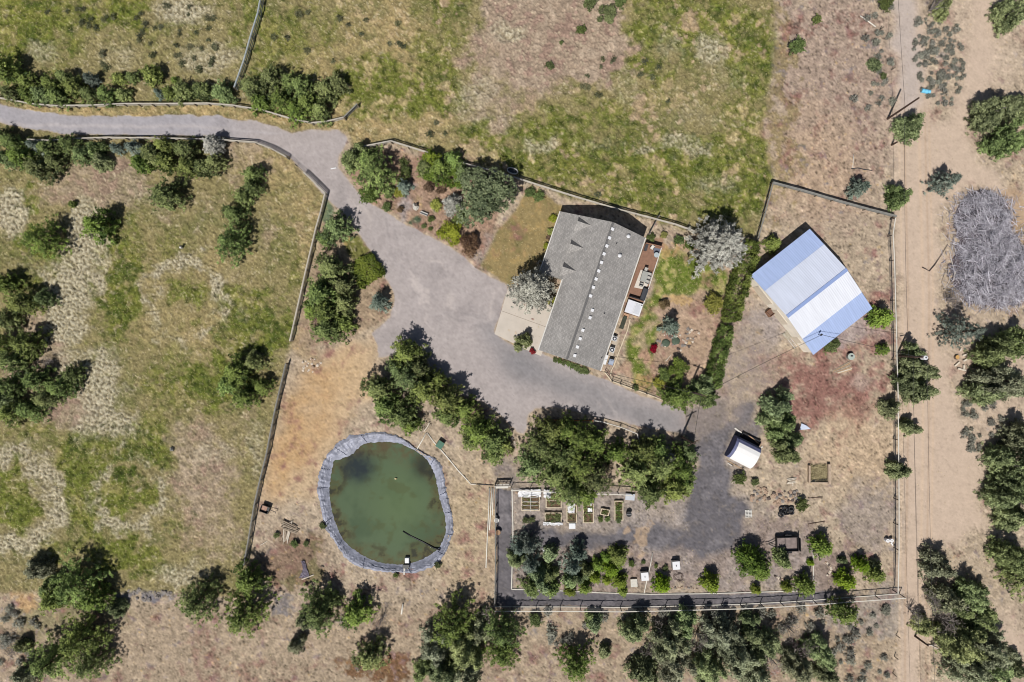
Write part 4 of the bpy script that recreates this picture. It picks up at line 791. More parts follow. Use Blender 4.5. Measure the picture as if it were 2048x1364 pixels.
def conifer(rng, D, Ht, dens=1.0, profile=.8, droop=.12, base=.08, tuft=.42, irregular=.18):
    """whorled branches; returns tuft centres, outward dirs, branch dirs, limb list"""
    P, N_, A, limbs = [], [], [], []
    R = D/2; nb = int(dens*(22+D*9)); ga = 2.39996
    lobes = 1+irregular*np.sin(np.arange(3)[:, None]*0+np.linspace(0, 2*np.pi, 64)[None]*rng.integers(2, 5)+rng.uniform(0, 6))[0]
    for i in range(nb):
        t_ = base+(1-base)*((i+.5)/nb); z = Ht*t_
        a = i*ga+rng.normal(0, .25)
        Lb = R*((1-t_)**profile)*rng.uniform(.78, 1.1)*lobes[int((a % (2*np.pi))/(2*np.pi)*63)]+.12
        dirv = np.array([math.cos(a), math.sin(a), .0]); m = max(2, int(Lb/tuft*1.05))
        for j in range(m):
            f = .22+.78*(j+rng.uniform(.1, .9))/m
            p = dirv*Lb*f+np.array([0, 0, z+Lb*f*(.25-droop*2)+.10*rng.normal()]); p[:2] += rng.normal(0, .16*f*Lb**.6*.7, 2)
            P.append(p); N_.append(dirv*f*.9+np.array([0, 0, .55])); A.append(dirv+np.array([0, 0, .2]))
        limbs.append(((0, 0, z-.15*Lb*0), tuple(dirv*Lb*.85+np.array([0, 0, z+Lb*.85*(.25-droop*2)])), .02+.03*Lb/3))
    for _ in range(5): P.append(np.array([rng.normal(0, .1), rng.normal(0, .1), Ht*(1+rng.normal(0, .02))])); N_.append(np.array([0, 0, 1.])); A.append(np.array([0, 0, 1.]))
    return np.array(P), unit(np.array(N_)), unit(np.array(A)), limbs
def rounded(rng, D, Ht, nl=9, tuft=.42, base=.12, gap=.12, squash=1.0):
    """crown of uneven lobes on limbs"""
    P, N_, limbs = [], [], []; R = D/2
    for i in range(nl):
        a = i*2.39996+rng.normal(0, .35); rr = R*.70*math.sqrt((i+.3)/nl)*rng.uniform(.8, 1.12); 
        c = np.array([math.cos(a)*rr, math.sin(a)*rr, Ht*(base+.28+.40*(1-(rr/R)**2)*rng.uniform(.7, 1.15))]); lr = R*rng.uniform(.22, .40)
        limbs.append(((0, 0, Ht*base*.7), tuple(c), .05+.02*D/4))
        n = int(4*math.pi*lr*lr/(tuft*tuft)*.62)
        v = unit(rng.normal(0, 1, (n, 3))); v[:, 2] = np.where(v[:, 2] < -.45, -v[:, 2], v[:, 2])
        keep = rng.uniform(0, 1, n) > gap; v = v[keep]
        r_ = lr*rng.uniform(.72, 1.08, (len(v), 1)); p = c+v*r_*np.array([1, 1, min(1.0, Ht/D*.9)*squash]); P.append(p); N_.append(v)
    P = np.concatenate(P); N_ = np.concatenate(N_); k = P[:, 2] > .05
    return P[k], N_[k], limbs
def trunk_mesh(name, Ht, r, limbs, m, rng):
    g = MB(); b = rng.uniform(-.1, .1, 4)
    g.tube([(0, 0, -.15), (b[0]*.5, b[1]*.5, Ht*.35), (b[2]*.6, b[3]*.6, Ht*.7), (0, 0, Ht*.97)], r, 7, r*.12)
    for a, c, rr in limbs: g.tube([a, ((a[0]+c[0])*.5, (a[1]+c[1])*.5, (a[2]+c[2])*.5+.05), c], min(rr, r*.5), 4, .012)
    me = bpy.data.meshes.new(name); me.from_pydata(g.v, [], g.f); me.update(); me.materials.append(m); return me
VARS = {}
def variants(kind):
    """crown + trunk meshes of one species: list of (nominal diameter, nominal height, crown mesh, trunk mesh)"""
    if kind in VARS: return VARS[kind]
    out = []
    for vi in range(6 if kind in ('pine', 'juniper', 'ashy') else 3):
        rng = np.random.default_rng(sum(map(ord, kind))*31+vi)
        big = vi % 3                      # small, middle, large build
        D = (2.4, 4.6, 7.2)[big]; tf = (.34, .44, .52)[big]
        if kind in ('pine', 'brown'): Ht = D*.92; P, N_, A, lb = conifer(rng, D, Ht, 1.05, .52, .05, .06, tf*1.28, .22); n, L, wd, sp = 19, .29, .13, .12
        elif kind == 'bright': Ht = D*1.15; P, N_, A, lb = conifer(rng, D, Ht, 1.4, .55, .02, .03, tf*.95, .1); n, L, wd, sp = 15, .25, .12, .11
        elif kind == 'blue': Ht = D*1.15; P, N_, A, lb = conifer(rng, D, Ht, 1.15, .8, .10, .03, tf*1.05, .12); n, L, wd, sp = 13, .34, .10, .10
        elif kind == 'silver': Ht = D*1.1; P, N_, A, lb = conifer(rng, D, Ht, 1.9, .6, .03, .03, tf*.85, .08); n, L, wd, sp = 14, .36, .12, .11
        elif kind in ('juniper', 'ashy'):             # several stems, each with its own pointed head
            Ht = D*.88; ns = (3, 6, 9)[big]; P, N_, A, lb = [], [], [], []
            for q_ in range(ns):
                a_ = q_*2.39996+rng.normal(0, .4); rr = D*.5*.60*math.sqrt(q_/ns)*rng.uniform(.8, 1.2); d_ = D*rng.uniform(.30, .46)*(1.25 if q_ == 0 else 1); h_ = Ht*(1.0 if q_ == 0 else rng.uniform(.5, .95)*(1-.25*rr/D*2))
                p_, n__, a2, l2 = conifer(rng, d_, h_, 1.0, .5, .18, .04, tf*1.15, .25); o_ = np.array([math.cos(a_)*rr, math.sin(a_)*rr, 0]); k_ = rng.uniform(0, 1, len(p_)) > (.12 if kind == 'juniper' else .34)
                P.append((p_+o_)[k_]); N_.append(n__[k_]); A.append(a2[k_]); lb.append(((o_[0]*.1, o_[1]*.1, Ht*.05), (o_[0], o_[1], h_*.7), .05+.02*D/4))
            P, N_, A = np.concatenate(P), np.concatenate(N_), np.concatenate(A); n, L, wd, sp = 17, .28, .12, .13
        elif kind == 'broad': Ht = D*.95; P, N_, lb = rounded(rng, D, Ht, 20, tf*1.0, .05, .12); A = None; n, L, wd, sp = 14, .30, .15, .12
        elif kind == 'dead': Ht = D*.8; P, N_, lb = rounded(rng, D, Ht, 10, tf*1.1, .05, .55); A = None; n, L, wd, sp = 5, .5, .045, .2
        else: Ht = D*.8; P, N_, lb = rounded(rng, D, Ht, 9, tf*.85, .02, .1); A = None; n, L, wd, sp = 13, .26, .15, .13
        # light and dark tufts: slow variation + random
        q = rng.normal(0, 1.2, (4, 3)); ph = rng.uniform(0, 6, 4)
        tint = .48+.18*sum(np.sin(P@q[i]+ph[i]) for i in range(4))/1.6+rng.normal(0, .2, len(P))
        V, F, T_ = leaves(P, N_, np.clip(tint, 0, 1), n, L, wd, sp, rng, along=A)
        cm = np_mesh('crown', V, F, LM[kind], tint=T_)
        # bare tips and dead twigs on the limbs keep the inside from being empty
        tm = trunk_mesh('trunk', Ht*.98, .05+D*.028, lb[::2] if kind in ('pine', 'bright', 'blue', 'silver') else lb, MBARKG if kind in ('dead', 'juniper', 'silver') else MBARK, rng)
        out.append((D, Ht, cm, tm))
    VARS[kind] = out
    return out
trng = random.Random(4)
def plant(kind, px, py, d, name, label, cat, group=None, h=None, hs=1.0, sx=1.0):
    D = d*S; vs = variants(kind); want = 0 if D < 3.3 else (1 if D < 6.0 else 2)
    c = [v for i, v in enumerate(vs) if i % 3 == want]; nd, nh, cm, tm = trng.choice(c)
    sc = D/nd*1.04; sz = sc*hs if h is None else h/nh; Ht = nh*sz
    hc = Ht*.5; x, y, _ = W(px, py, hc)
    r = thing(name, label, cat, (x, y, gz(1024+x/S, 682-y/S)), trng.uniform(0, 6.28), group); r.scale = (sc*sx, sc/sx, sz)
    for nm, me in (('crown', cm), ('trunk', tm)): o = bpy.data.objects.new(nm, me); C.objects.link(o); o.parent = r
    return r
ORD = 'first second third fourth fifth sixth seventh eighth ninth tenth eleventh twelfth thirteenth fourteenth fifteenth sixteenth seventeenth eighteenth nineteenth twentieth'.split()
def ordinal(i, n): return 'leftmost' if i == 0 else ('rightmost' if i == n-1 else ORD[i]+' from the left')
DESC = {'pine': 'dark green pine', 'bright': 'bright green young conifer', 'juniper': 'olive green juniper', 'blue': 'blue grey spruce', 'silver': 'silvery spruce', 'broad': 'dense round dark green tree',
        'dead': 'leafless grey tree', 'brown': 'dead brown pine', 'ashy': 'ashy grey juniper', 'yellow': 'yellow green shrub', 'red': 'deep red shrub', 'rust': 'rust brown shrub', 'herb': 'small leafy green shrub', 'hedge': 'clipped green shrub'}
NAME = {'pine': 'pine_tree', 'bright': 'young_conifer', 'juniper': 'juniper_tree', 'blue': 'spruce_tree', 'silver': 'silver_spruce', 'broad': 'round_tree', 'dead': 'dead_tree', 'brown': 'brown_pine', 'ashy': 'grey_juniper'}
def size_word(d): return 'tiny' if d < 20 else 'small' if d < 36 else 'medium' if d < 62 else 'large' if d < 92 else 'huge'
K_ = {'P': 'pine', 'Y': 'bright', 'J': 'juniper', 'B': 'blue', 'S': 'silver', 'G': 'broad', 'D': 'dead', 'R': 'brown', 'A': 'ashy'}
def clump(place, group, rows, hs=1.0):
    """rows: (px, py, diameter px, kind letter); labels count the trees of one size and kind from the left"""
    rows = sorted(rows); cnt = {}
    for r in rows: cnt.setdefault((size_word(r[2]), r[3]), []).append(r)
    for r in rows:
        k = K_[r[3]]; L_ = cnt[(size_word(r[2]), r[3])]; i = L_.index(r); n = len(L_)
        lab = f"{size_word(r[2])} {DESC[k]} {place}" + (f", {ordinal(i, n)}" if n > 1 else '')
        plant(k, r[0], r[1], r[2], NAME[k], lab, 'tree', group, hs=hs)
clump('in the driveway north row, left part', 'windbreak trees north of the driveway', [(6,140,78,'P'),(60,168,52,'P'),(105,170,52,'P'),(132,156,46,'P'),(149,176,52,'P'),(182,158,32,'B'),(180,190,46,'P'),(213,190,46,'P'),(247,190,30,'P'),(115,194,48,'P'),(60,192,46,'P'),(22,186,46,'P'),(85,190,40,'P')])
clump('standing behind the driveway north row', 'trees standing behind the north windbreak', [(237,157,28,'P'),(265,155,26,'P'),(304,151,42,'P'),(348,160,14,'P')])
clump('in the driveway north row, right part', 'windbreak trees north of the driveway', [(318,186,24,'B'),(340,187,30,'P'),(367,184,42,'P'),(405,182,40,'P'),(445,186,44,'P')])
clump('in the grove beside the driveway fork', 'grove beside the driveway fork', [(505,178,66,'P'),(543,160,66,'P'),(562,202,60,'P'),(602,176,62,'P'),(615,210,62,'P'),(650,180,58,'P'),(675,168,42,'P'),(642,224,54,'P'),(592,224,52,'P'),(520,206,42,'P'),(580,165,50,'P')])
clump('in the driveway south row, left part', 'windbreak trees south of the driveway', [(5,272,46,'P'),(26,285,56,'P'),(72,292,34,'B'),(97,298,52,'P'),(42,316,62,'P'),(76,338,66,'P'),(8,314,52,'P'),(110,325,46,'P')])
clump('above the bare patch south of the driveway', 'windbreak trees south of the driveway', [(140,290,52,'P'),(165,310,50,'P'),(203,322,46,'J'),(190,296,40,'J')])
clump('in the driveway south row, middle part', 'windbreak trees south of the driveway', [(232,296,26,'B'),(266,296,36,'B'),(288,300,26,'B'),(304,308,58,'P'),(325,292,48,'P'),(282,326,44,'P'),(330,325,44,'P')])
clump('in the driveway south row, right part', 'windbreak trees south of the driveway', [(372,300,58,'P'),(376,334,56,'P'),(426,290,46,'S'),(430,326,50,'P'),(405,335,40,'P')])
clump('standing alone in the hay field', 'trees standing alone in the hay field', [(333,390,76,'P'),(197,452,76,'P'),(85,479,86,'P'),(145,408,16,'P')])
clump('in the slanting row of the hay field', 'slanting row of pines in the hay field', [(506,350,52,'P'),(504,376,50,'P'),(487,396,50,'P'),(468,428,56,'P'),(463,484,84,'P')])
clump('in the hay field left edge clump', 'clump of trees on the left edge', [(8,568,60,'P'),(48,608,72,'P'),(88,598,46,'P'),(14,640,62,'P'),(55,688,70,'P'),(24,722,72,'P'),(95,724,34,'D'),(74,760,62,'P'),(120,776,60,'P'),(147,750,48,'P'),(20,772,62,'P'),(95,798,58,'P'),(62,818,62,'P'),(25,826,62,'P'),(2,690,60,'P'),(0,800,60,'J')])
clump('in the hay field beside the rail fence', 'pines beside the hay field fence', [(475,742,72,'P'),(506,724,50,'P'),(488,792,60,'P'),(525,772,46,'P'),(455,770,40,'P')])
clump('between rail fence and driveway bend', 'trees between the fence and the driveway', [(672,455,72,'P'),(650,478,34,'P')])
clump('in the grove by the clipped hedge block', 'trees between the fence and the driveway', [(662,536,76,'P'),(640,588,80,'P'),(686,572,60,'P'),(652,624,76,'P'),(690,608,62,'P'),(655,660,72,'P'),(624,620,48,'P'),(690,648,40,'P'),(640,642,32,'R')])
clump('on the rounded bed beside the driveway', None, [(757,604,42,'B')])
clump('in the grove north of the pond', 'pines between the pond and the driveway', [(812,705,74,'P'),(838,738,62,'P'),(818,757,82,'P'),(796,738,56,'P'),(757,776,76,'P'),(770,812,72,'P'),(806,832,74,'P'),(822,852,46,'P'),(846,778,80,'P'),(878,758,48,'P'),(896,802,80,'P'),(892,832,58,'P')], 1.12)
clump('in the grove east of the pond', 'pines between the pond and the driveway', [(930,818,62,'P'),(952,836,46,'P'),(955,864,78,'P'),(988,884,70,'P'),(986,912,48,'P'),(940,880,46,'P'),(1005,890,40,'P'),(948,824,30,'R')])
clump('in the big grove above the raised beds', 'pines above the kitchen garden', [(1100,862,70,'P'),(1080,892,82,'P'),(1122,912,86,'P'),(1155,876,82,'P'),(1188,884,64,'P'),(1064,930,72,'P'),(1108,950,80,'P'),(1160,930,88,'P'),(1138,982,84,'P'),(1190,958,84,'P'),(1172,988,62,'P'),(1135,860,60,'P'),(1206,936,34,'R'),(1122,896,26,'R')], 1.12)
clump('between the two groves above the raised beds', None, [(1232,904,58,'P')], 1.2)
clump('in the grove beside the dark gravel lane', 'pines above the kitchen garden', [(1288,902,70,'P'),(1274,944,80,'P'),(1320,930,80,'P'),(1360,936,86,'P'),(1374,906,56,'P'),(1300,984,68,'P'),(1346,978,74,'P'),(1336,914,36,'S'),(1318,900,56,'P'),(1372,970,50,'P'),(1317,930,26,'R')], 1.12)
clump('at the front garden west tip', 'trees of the front garden', [(706,316,70,'J'),(752,346,96,'P'),(735,320,44,'P')])
clump('in the middle of the front garden', 'trees of the front garden', [(808,374,34,'B'),(905,408,38,'S'),(972,392,124,'G'),(862,318,46,'Y'),(905,322,42,'Y'),(880,338,62,'P'),(850,335,46,'P'),(925,348,50,'P')], 1.0)
clump('standing between the concrete pad and the house', None, [(1066,578,100,'S')], 1.15)
clump('at the lower corner of the concrete pad', None, [(1046,682,46,'J')])
clump('at the meadow fence above the back lawn', None, [(1443,488,118,'S')])
clump('in the rock garden behind the house', None, [(1341,652,42,'B')], 1.1)
clump('at the pole behind the house', 'trees by the utility pole behind the house', [(1354,794,70,'P'),(1408,778,62,'J'),(1385,790,46,'P'),(1415,795,44,'P')])
clump('in the barn yard beside the fence', 'bright conifers in the barn yard', [(1765,635,44,'Y'),(1767,699,24,'Y'),(1547,487,32,'Y')])
clump('between barn and arched shed', 'trees between the barn and the shed', [(1560,812,76,'J'),(1568,848,72,'J'),(1578,905,66,'J'),(1548,835,56,'J'),(1588,880,50,'J')], 1.1)
clump('at the orchard left end', 'blue green trees at the orchard left end', [(1038,1096,46,'B'),(1058,1090,56,'B'),(1034,1122,50,'J'),(1062,1128,54,'B'),(1078,1160,66,'J'),(1098,1148,46,'J'),(1064,1174,52,'P'),(1104,1108,40,'J'),(1100,1176,40,'P')])
clump('in the second clump of the orchard', 'trees of the orchard', [(1156,1106,42,'B'),(1145,1132,54,'B'),(1156,1156,50,'J'),(1138,1158,40,'J'),(1140,1182,24,'Y'),(1170,1176,26,'Y'),(1172,1140,36,'J')])
clump('along the orchard south edge', 'bright conifers of the orchard', [(1325,1170,36,'Y'),(1422,1166,38,'Y'),(1506,1126,62,'Y'),(1498,1112,48,'Y'),(1520,1140,44,'Y'),(1513,1180,20,'Y')])
clump('at the orchard right end', 'trees at the orchard right end', [(1564,1120,44,'J'),(1645,1094,42,'Y'),(1612,1172,40,'Y'),(1575,1175,22,'Y'),(1622,1126,14,'Y'),(1693,1162,38,'Y'),(1722,1130,32,'Y'),(1751,1148,38,'Y'),(1686,1120,22,'J'),(1752,1130,26,'J')])
clump('just outside the south fence of the garden', None, [(1688,1224,64,'P')])
clump('along the dirt track wire fence', 'junipers along the dirt track', [(1838,742,84,'J'),(1842,780,70,'J'),(1815,765,56,'J'),(1832,708,50,'J'),(1780,818,50,'J'),(1822,856,48,'J'),(1800,944,52,'J'),(1843,715,38,'D')], 1.05)
clump('beside the upper dirt track', 'junipers in the upper right', [(1820,252,70,'J'),(1720,375,42,'B'),(1803,390,62,'J'),(1895,362,60,'B')])
clump('at the upper right edge', 'junipers in the upper right', [(1998,220,104,'J'),(2026,276,96,'J'),(2030,20,86,'J'),(1875,8,60,'D'),(1888,14,46,'J'),(2050,215,80,'J')])
clump('below the brush pile', 'junipers east of the dirt track', [(1930,662,86,'B'),(1992,706,92,'J'),(2010,762,112,'A'),(1976,784,76,'J'),(2040,684,84,'J'),(1905,600,44,'D'),(2046,780,70,'A')])
clump('halfway down the right edge', 'junipers east of the dirt track', [(2030,930,104,'J'),(2016,990,94,'J'),(2048,880,90,'A'),(2036,1040,84,'J'),(2050,980,80,'J')], 1.1)
clump('in the lower right thicket', 'junipers in the lower right thicket', [(2032,1120,96,'J'),(2046,1160,86,'P'),(1884,1134,76,'A'),(1948,1192,84,'J'),(1900,1200,76,'A'),(1958,1238,96,'J'),(1932,1292,110,'J'),(1984,1302,104,'A'),(1990,1346,92,'J'),(1940,1342,92,'A'),(1896,1246,66,'D'),(1945,1210,60,'D'),(1880,1215,60,'D'),(1830,1226,50,'D'),(1864,1196,54,'D'),(2034,1336,60,'J'),(1846,1250,50,'J'),], 1.0)
clump('in the lower left thicket', 'trees in the lower left thicket', [(150,1170,104,'P'),(72,1136,62,'A'),(190,1196,76,'P'),(112,1196,74,'P'),(232,1216,46,'J'),(160,1280,104,'P'),(104,1322,100,'P'),(184,1326,84,'P'),(56,1348,76,'A'),(28,1300,44,'D'),(45,1290,36,'J'),(100,1170,60,'J')], .92)
clump('on the dry ground below the hay field', 'trees below the hay field', [(396,1204,96,'P'),(498,1160,78,'P'),(488,1230,100,'P'),(594,1290,52,'A')], .85)
clump('below the pond', 'trees below the pond', [(638,1224,102,'P'),(614,1244,60,'J'),(660,1200,52,'P'),(712,1226,78,'P'),(762,1242,50,'D'),(740,1312,78,'P'),(690,1240,40,'D')], .85)
clump('below the garden corner', 'thicket below the garden corner', [(904,1250,104,'P'),(870,1298,88,'A'),(930,1308,110,'J'),(880,1344,90,'J'),(958,1262,74,'A'),(1002,1262,92,'P'),(1004,1304,84,'P'),(846,1340,60,'J'),(980,1226,44,'D'),(935,1350,80,'A'),], .92)
clump('south of the garden fence', 'thicket south of the garden', [(1152,1328,84,'P'),(1212,1304,32,'J'),(1270,1262,82,'J'),(1338,1290,100,'A'),(1290,1342,80,'J'),(1350,1334,100,'A'),(1372,1246,70,'J'),(1312,1270,60,'D'),(1400,1275,64,'D'),(1188,1246,44,'J'),(1300,1300,46,'D'),], .92)
clump('south of the orchard', 'thicket south of the orchard', [(1442,1270,92,'A'),(1500,1240,46,'J'),(1472,1312,100,'A'),(1420,1342,92,'J'),(1530,1292,92,'J'),(1510,1350,92,'A'),(1580,1258,60,'D'),(1545,1320,66,'D'),(1610,1300,60,'D'),(1642,1306,84,'J'),(1600,1342,92,'A'),(1652,1350,64,'J'),], .92)
def shrub(kind, px, py, d, label, hs=.8, group=None, name='shrub', sx=1.0): return plant(kind, px, py, d, name, label, 'shrub', group, hs=hs, sx=sx)
for a in [('yellow',900,464,54,'large yellow green shrub beside the driveway in the front garden'),('herb',920,440,34,'dark green shrub behind the yellow green one in the front garden'),('rust',940,490,52,'brownish green shrub at the lawn corner of the front garden'),
          ('herb',773,414,22,'small green shrub alone on the red soil near the driveway'),('herb',740,392,44,'low olive shrub at the driveway edge of the front garden'),('herb',778,384,30,'low green shrub below the dark pine of the front garden'),
          ('yellow',796,384,24,'small light green shrub beside the blue front garden spruce'),('yellow',872,412,26,'yellow green shrub near the green turf patch of the front garden'),('rust',858,372,24,'reddish shrub behind the statue, left of its twin'),('rust',884,376,26,'reddish shrub behind the statue, right of its twin'),
          ('herb',848,453,12,'tiny green shrub nearest the driveway below the white bench'),('herb',861,458,10,'tiny grey green shrub just right of the driveway below the bench'),('herb',862,438,16,'small green shrub right of the white bench'),('rust',800,418,14,'tiny dark red shrub on the bare red soil'),
          ('herb',1060,386,24,'olive shrub by the meadow fence at the top of the front lawn'),('herb',1078,394,26,'green shrub nearer the house at the top of the front lawn'),
          ('yellow',1107,437,18,'yellow green shrub at the west house wall, uppermost of four'),('yellow',1102,463,18,'yellow green shrub at the west house wall, second of four'),('rust',1098,476,12,'dark red shrub at the west house wall'),('yellow',1094,492,16,'yellow green shrub at the west house wall beside the silvery spruce'),
          ('yellow',1107,602,22,'yellow green shrub between the silvery spruce and the garage'),('red',1065,702,14,'small crimson shrub at the lower corner of the concrete pad'),('red',1308,697,18,'crimson shrub at the lower edge of the rock garden'),
          ('hedge',1302,475,17,'round clipped bright green bush at the house north-east corner'),('yellow',1427,605,42,'round yellow green shrub near the long hedge on the back lawn'),('rust',1328,607,22,'round rust brown shrub on the back lawn near the hot tub'),
          ('herb',1380,491,24,'blue green low shrub left of the big silvery spruce'),('herb',1358,480,24,'bright green shrub at the meadow fence above the back lawn'),('yellow',1327,470,16,'small yellowish shrub near the deck end at the meadow fence'),
          ('hedge',1354,738,50,'arched dark green shrub below the rock garden'),('hedge',1330,748,28,'small dark green shrub left of the arched one'),('yellow',1318,768,26,'yellowish low shrub behind the black iron fence'),('herb',1272,776,14,'small bright green bush growing through the black iron fence'),
          ('herb',1345,775,36,'green shrub between the arched shrub and the utility pole pine'),('herb',1660,694,30,'sparse weedy shrub against the south wall of the barn'),('herb',1672,686,20,'small weedy shrub at the east end of the barn south wall'),
          ('herb',1479,958,30,'green shrub below the white arched shed'),('herb',1510,964,18,'small dark shrub beside the rock scatter below the arched shed'),('herb',1604,1010,30,'grey green shrub beside the black tyre pile'),
          ('herb',1215,30,46,'pale green bush on the bare brown patch at the top'),('herb',1180,6,32,'green bush at the top edge left of the pale one'),('herb',1240,2,30,'green bush at the top edge right of the pale one'),('herb',1100,130,20,'small green bush low on the bare brown patch'),
          ('herb',1162,61,22,'small green bush in the middle of the bare brown patch'),('herb',1122,86,10,'tiny green bush left on the bare brown patch'),('herb',1594,95,38,'low bright green bush on the brown ground right of the meadow'),('herb',1634,40,22,'small bright green bush near the top on the brown ground'),
          ('herb',1770,6,34,'green bush at the top edge beside the dirt track'),('juniper',1750,130,32,'olive bush on the brown ground beside the dirt track'),('herb',1767,152,16,'small dark green bush below the olive one beside the track'),
          ('bright',1195,1130,28,'yellow green orchard shrub, leftmost of its row'),('bright',1213,1116,22,'yellow green orchard shrub, upper left of its row'),('bright',1236,1114,40,'largest yellow green orchard shrub'),('bright',1222,1138,36,'yellow green orchard shrub in the middle of its row'),
          ('bright',1190,1156,24,'yellow green orchard shrub, lower left of its row'),('bright',1214,1162,19,'small yellow green orchard shrub, lowest of its row'),('bright',1240,1164,31,'yellow green orchard shrub, lower right of its row'),('bright',1246,1184,19,'small yellow green orchard shrub at the white edging'),
          ('herb',1262,1127,16,'small green shrub right of the orchard shrub row'),('herb',1287,1124,10,'tiny green shrub near the orchard pipe'),('herb',1312,1132,10,'tiny green shrub right of the orchard pipe'),('herb',1331,1137,14,'small grey shrub beside the right hand bee box'),
          ('juniper',1188,1245,46,'olive bush alone below the garden fence'),('herb',1070,1240,30,'small olive bush below the garden fence corner'),('herb',1201,1038,14,'left of two round green plants below the small raised bed'),('herb',1215,1038,14,'right of two round green plants below the small raised bed'),('herb',1237,1040,14,'leafy plant at the foot of the tall raised bed'),
          ('herb',1052,1040,16,'left of two small plants below the hoop bed'),('herb',1064,1039,14,'right of two small plants below the hoop bed'),('herb',553,1070,14,'small bright weed right of the rail fence near the log pile'),('herb',590,1087,18,'bright green weed below the log pile'),('herb',612,1087,14,'small green weed right of the log pile'),
          ('herb',645,1052,16,'green weed at the west side of the pond liner'),('herb',875,1130,16,'green weed at the south-east side of the pond liner'),('herb',792,1150,12,'green weed at the foot of the pond outlet')]:
    shrub(*a)
for i, (x, y, d) in enumerate([(1110,720,15),(1119,722,16),(1128,725,16),(1137,728,17),(1146,732,18),(1155,736,20),(1165,741,24),(1172,743,18)]):
    shrub('herb', x, y, d*.82, f'low green shrub along the house south wall, {ordinal(i, 8)}', .6, 'shrubs along the house south wall')
# hedges: a thing each, foliage over a few stems
def hedge(poly_, h, label, name='hedge', seed=0, kind='hedge', sp=.3):
    c = np.mean(poly_, 0); x0, y0, _ = W(*c); root = thing(name, label, 'hedge', (x0, y0, 0)); rng = np.random.default_rng(seed)
    Q = [(W(x, y, h*.6)[0]-x0, W(x, y, h*.6)[1]-y0) for x, y in poly_]; qa = np.array(Q); lo, hi = qa.min(0), qa.max(0)
    n = int((hi-lo).prod()/(sp*sp)*1.1); pts = rng.uniform(lo, hi, (n, 2)); pts = pts[inpoly(Q, pts[:, 0], pts[:, 1])]
    bump_ = (.04 if kind == 'bright' else 1)*(.22*np.sin(pts[:, 0]*2.1+seed)+.22*np.sin(pts[:, 1]*2.6+1))
    P = np.concatenate([np.c_[pts, h*(1+bump_)+rng.normal(0, .09, len(pts))]]); N_ = np.tile([0, 0, 1.], (len(P), 1))
    for a, b_ in zip(Q, Q[1:]+Q[:1]):
        a = np.array(a); b_ = np.array(b_); L_ = np.linalg.norm(b_-a); m = int(L_*h/(sp*sp)*1.0); t_ = rng.uniform(0, 1, (m, 1)); nn = np.array([(b_-a)[1], -(b_-a)[0]])/L_
        if np.dot((a+b_)/2-qa.mean(0), nn) < 0: nn = -nn
        q = a+(b_-a)*t_+nn*rng.normal(0, .13, (m, 1)); P = np.concatenate([P, np.c_[q, rng.uniform(.1, h, m)]]); N_ = np.concatenate([N_, np.tile([nn[0], nn[1], .3], (m, 1))])
    tint = np.clip(.5+.3*np.sin(P[:, 0]*1.7+P[:, 1]*1.3+seed)+rng.normal(0, .2, len(P)), 0, 1)
    V, F, T_ = leaves(P, N_, tint, 11, .26, .13, .12, rng); o = bpy.data.objects.new('foliage', np_mesh('foliage', V, F, LM[kind], tint=T_)); C.objects.link(o); o.parent = root
    g = MB()
    for k in range(0, len(pts), max(1, len(pts)//30)): g.tube([(pts[k][0], pts[k][1], -.1), (pts[k][0]+.1, pts[k][1], h*.9)], .05, 5, .02)
    g.build('stems', MBARK, root)
    return root
hedge([(712,522),(744,509),(767,545),(722,574),(708,548)], 1.1, 'square clipped bright green hedge block beside the driveway', seed=1, kind='bright', sp=.24)
hedge([(1494,482),(1515,487),(1513,515),(1496,565),(1484,600),(1477,640),(1450,640),(1453,605),(1466,560),(1480,520)], 2.4, 'long tall green hedge between the back lawn and the barn', seed=2)
hedge([(1445,652),(1463,655),(1460,680),(1446,725),(1438,775),(1416,775),(1420,735),(1432,690)], 2.0, 'lower narrow green hedge between the rock garden and the barn lane', seed=3)
hedge([(800,318),(812,322),(818,345),(810,365),(798,362),(806,345)], 1.0, 'curved narrow hedge at the edge of the front garden pines', seed=4)
hedge([(838,330),(900,338),(930,352),(922,372),(890,368),(845,352)], 1.4, 'dark green hedge bank behind the reddish front garden shrubs', seed=5)
# ------------------------------------------------------------------ sagebrush, bunch grass, rocks: countable, shared meshes
def small_mesh(name, kind, seed, D, Ht, n, L, wd):
    rng = np.random.default_rng(seed); k = 16; a = rng.uniform(0, 6.28, k); r = D/2*np.sqrt(rng.uniform(0, 1, k))*.8
    P = np.c_[np.cos(a)*r, np.sin(a)*r, Ht*(1-.6*(r/(D/2))**2)*rng.uniform(.5, 1, k)]; N_ = unit(np.c_[P[:, :2]*1.5, np.full(k, .6)])
    V, F, T_ = leaves(P, N_, np.clip(rng.normal(.5, .25, k), 0, 1), n, L, wd, .1, rng); return np_mesh(name, V, F, LM[kind], tint=T_)
SAGE = [small_mesh('sagebrush', 'sage', 70+i, 1.0, .6, 9, .24, .09) for i in range(4)]
rs = random.Random(12)
def scatter(n, region, avoid=None):
    out = []; xs_ = [p[0] for p in region]; ys_ = [p[1] for p in region]
    while len(out) < n:
        x, y = rs.uniform(min(xs_), max(xs_)), rs.uniform(min(ys_), max(ys_))
        if inpoly(region, np.array([[x]]), np.array([[y]]))[0, 0]: out.append((x, y))
    return out
spots = [(p, 'small grey green sagebrush clump on the sand right of the dirt track', 'sagebrush beside the dirt track', rs.uniform(6, 15)) for p in scatter(140, [(1832,30),(1925,50),(1928,150),(1912,215),(1880,215),(1840,180),(1826,110)])]
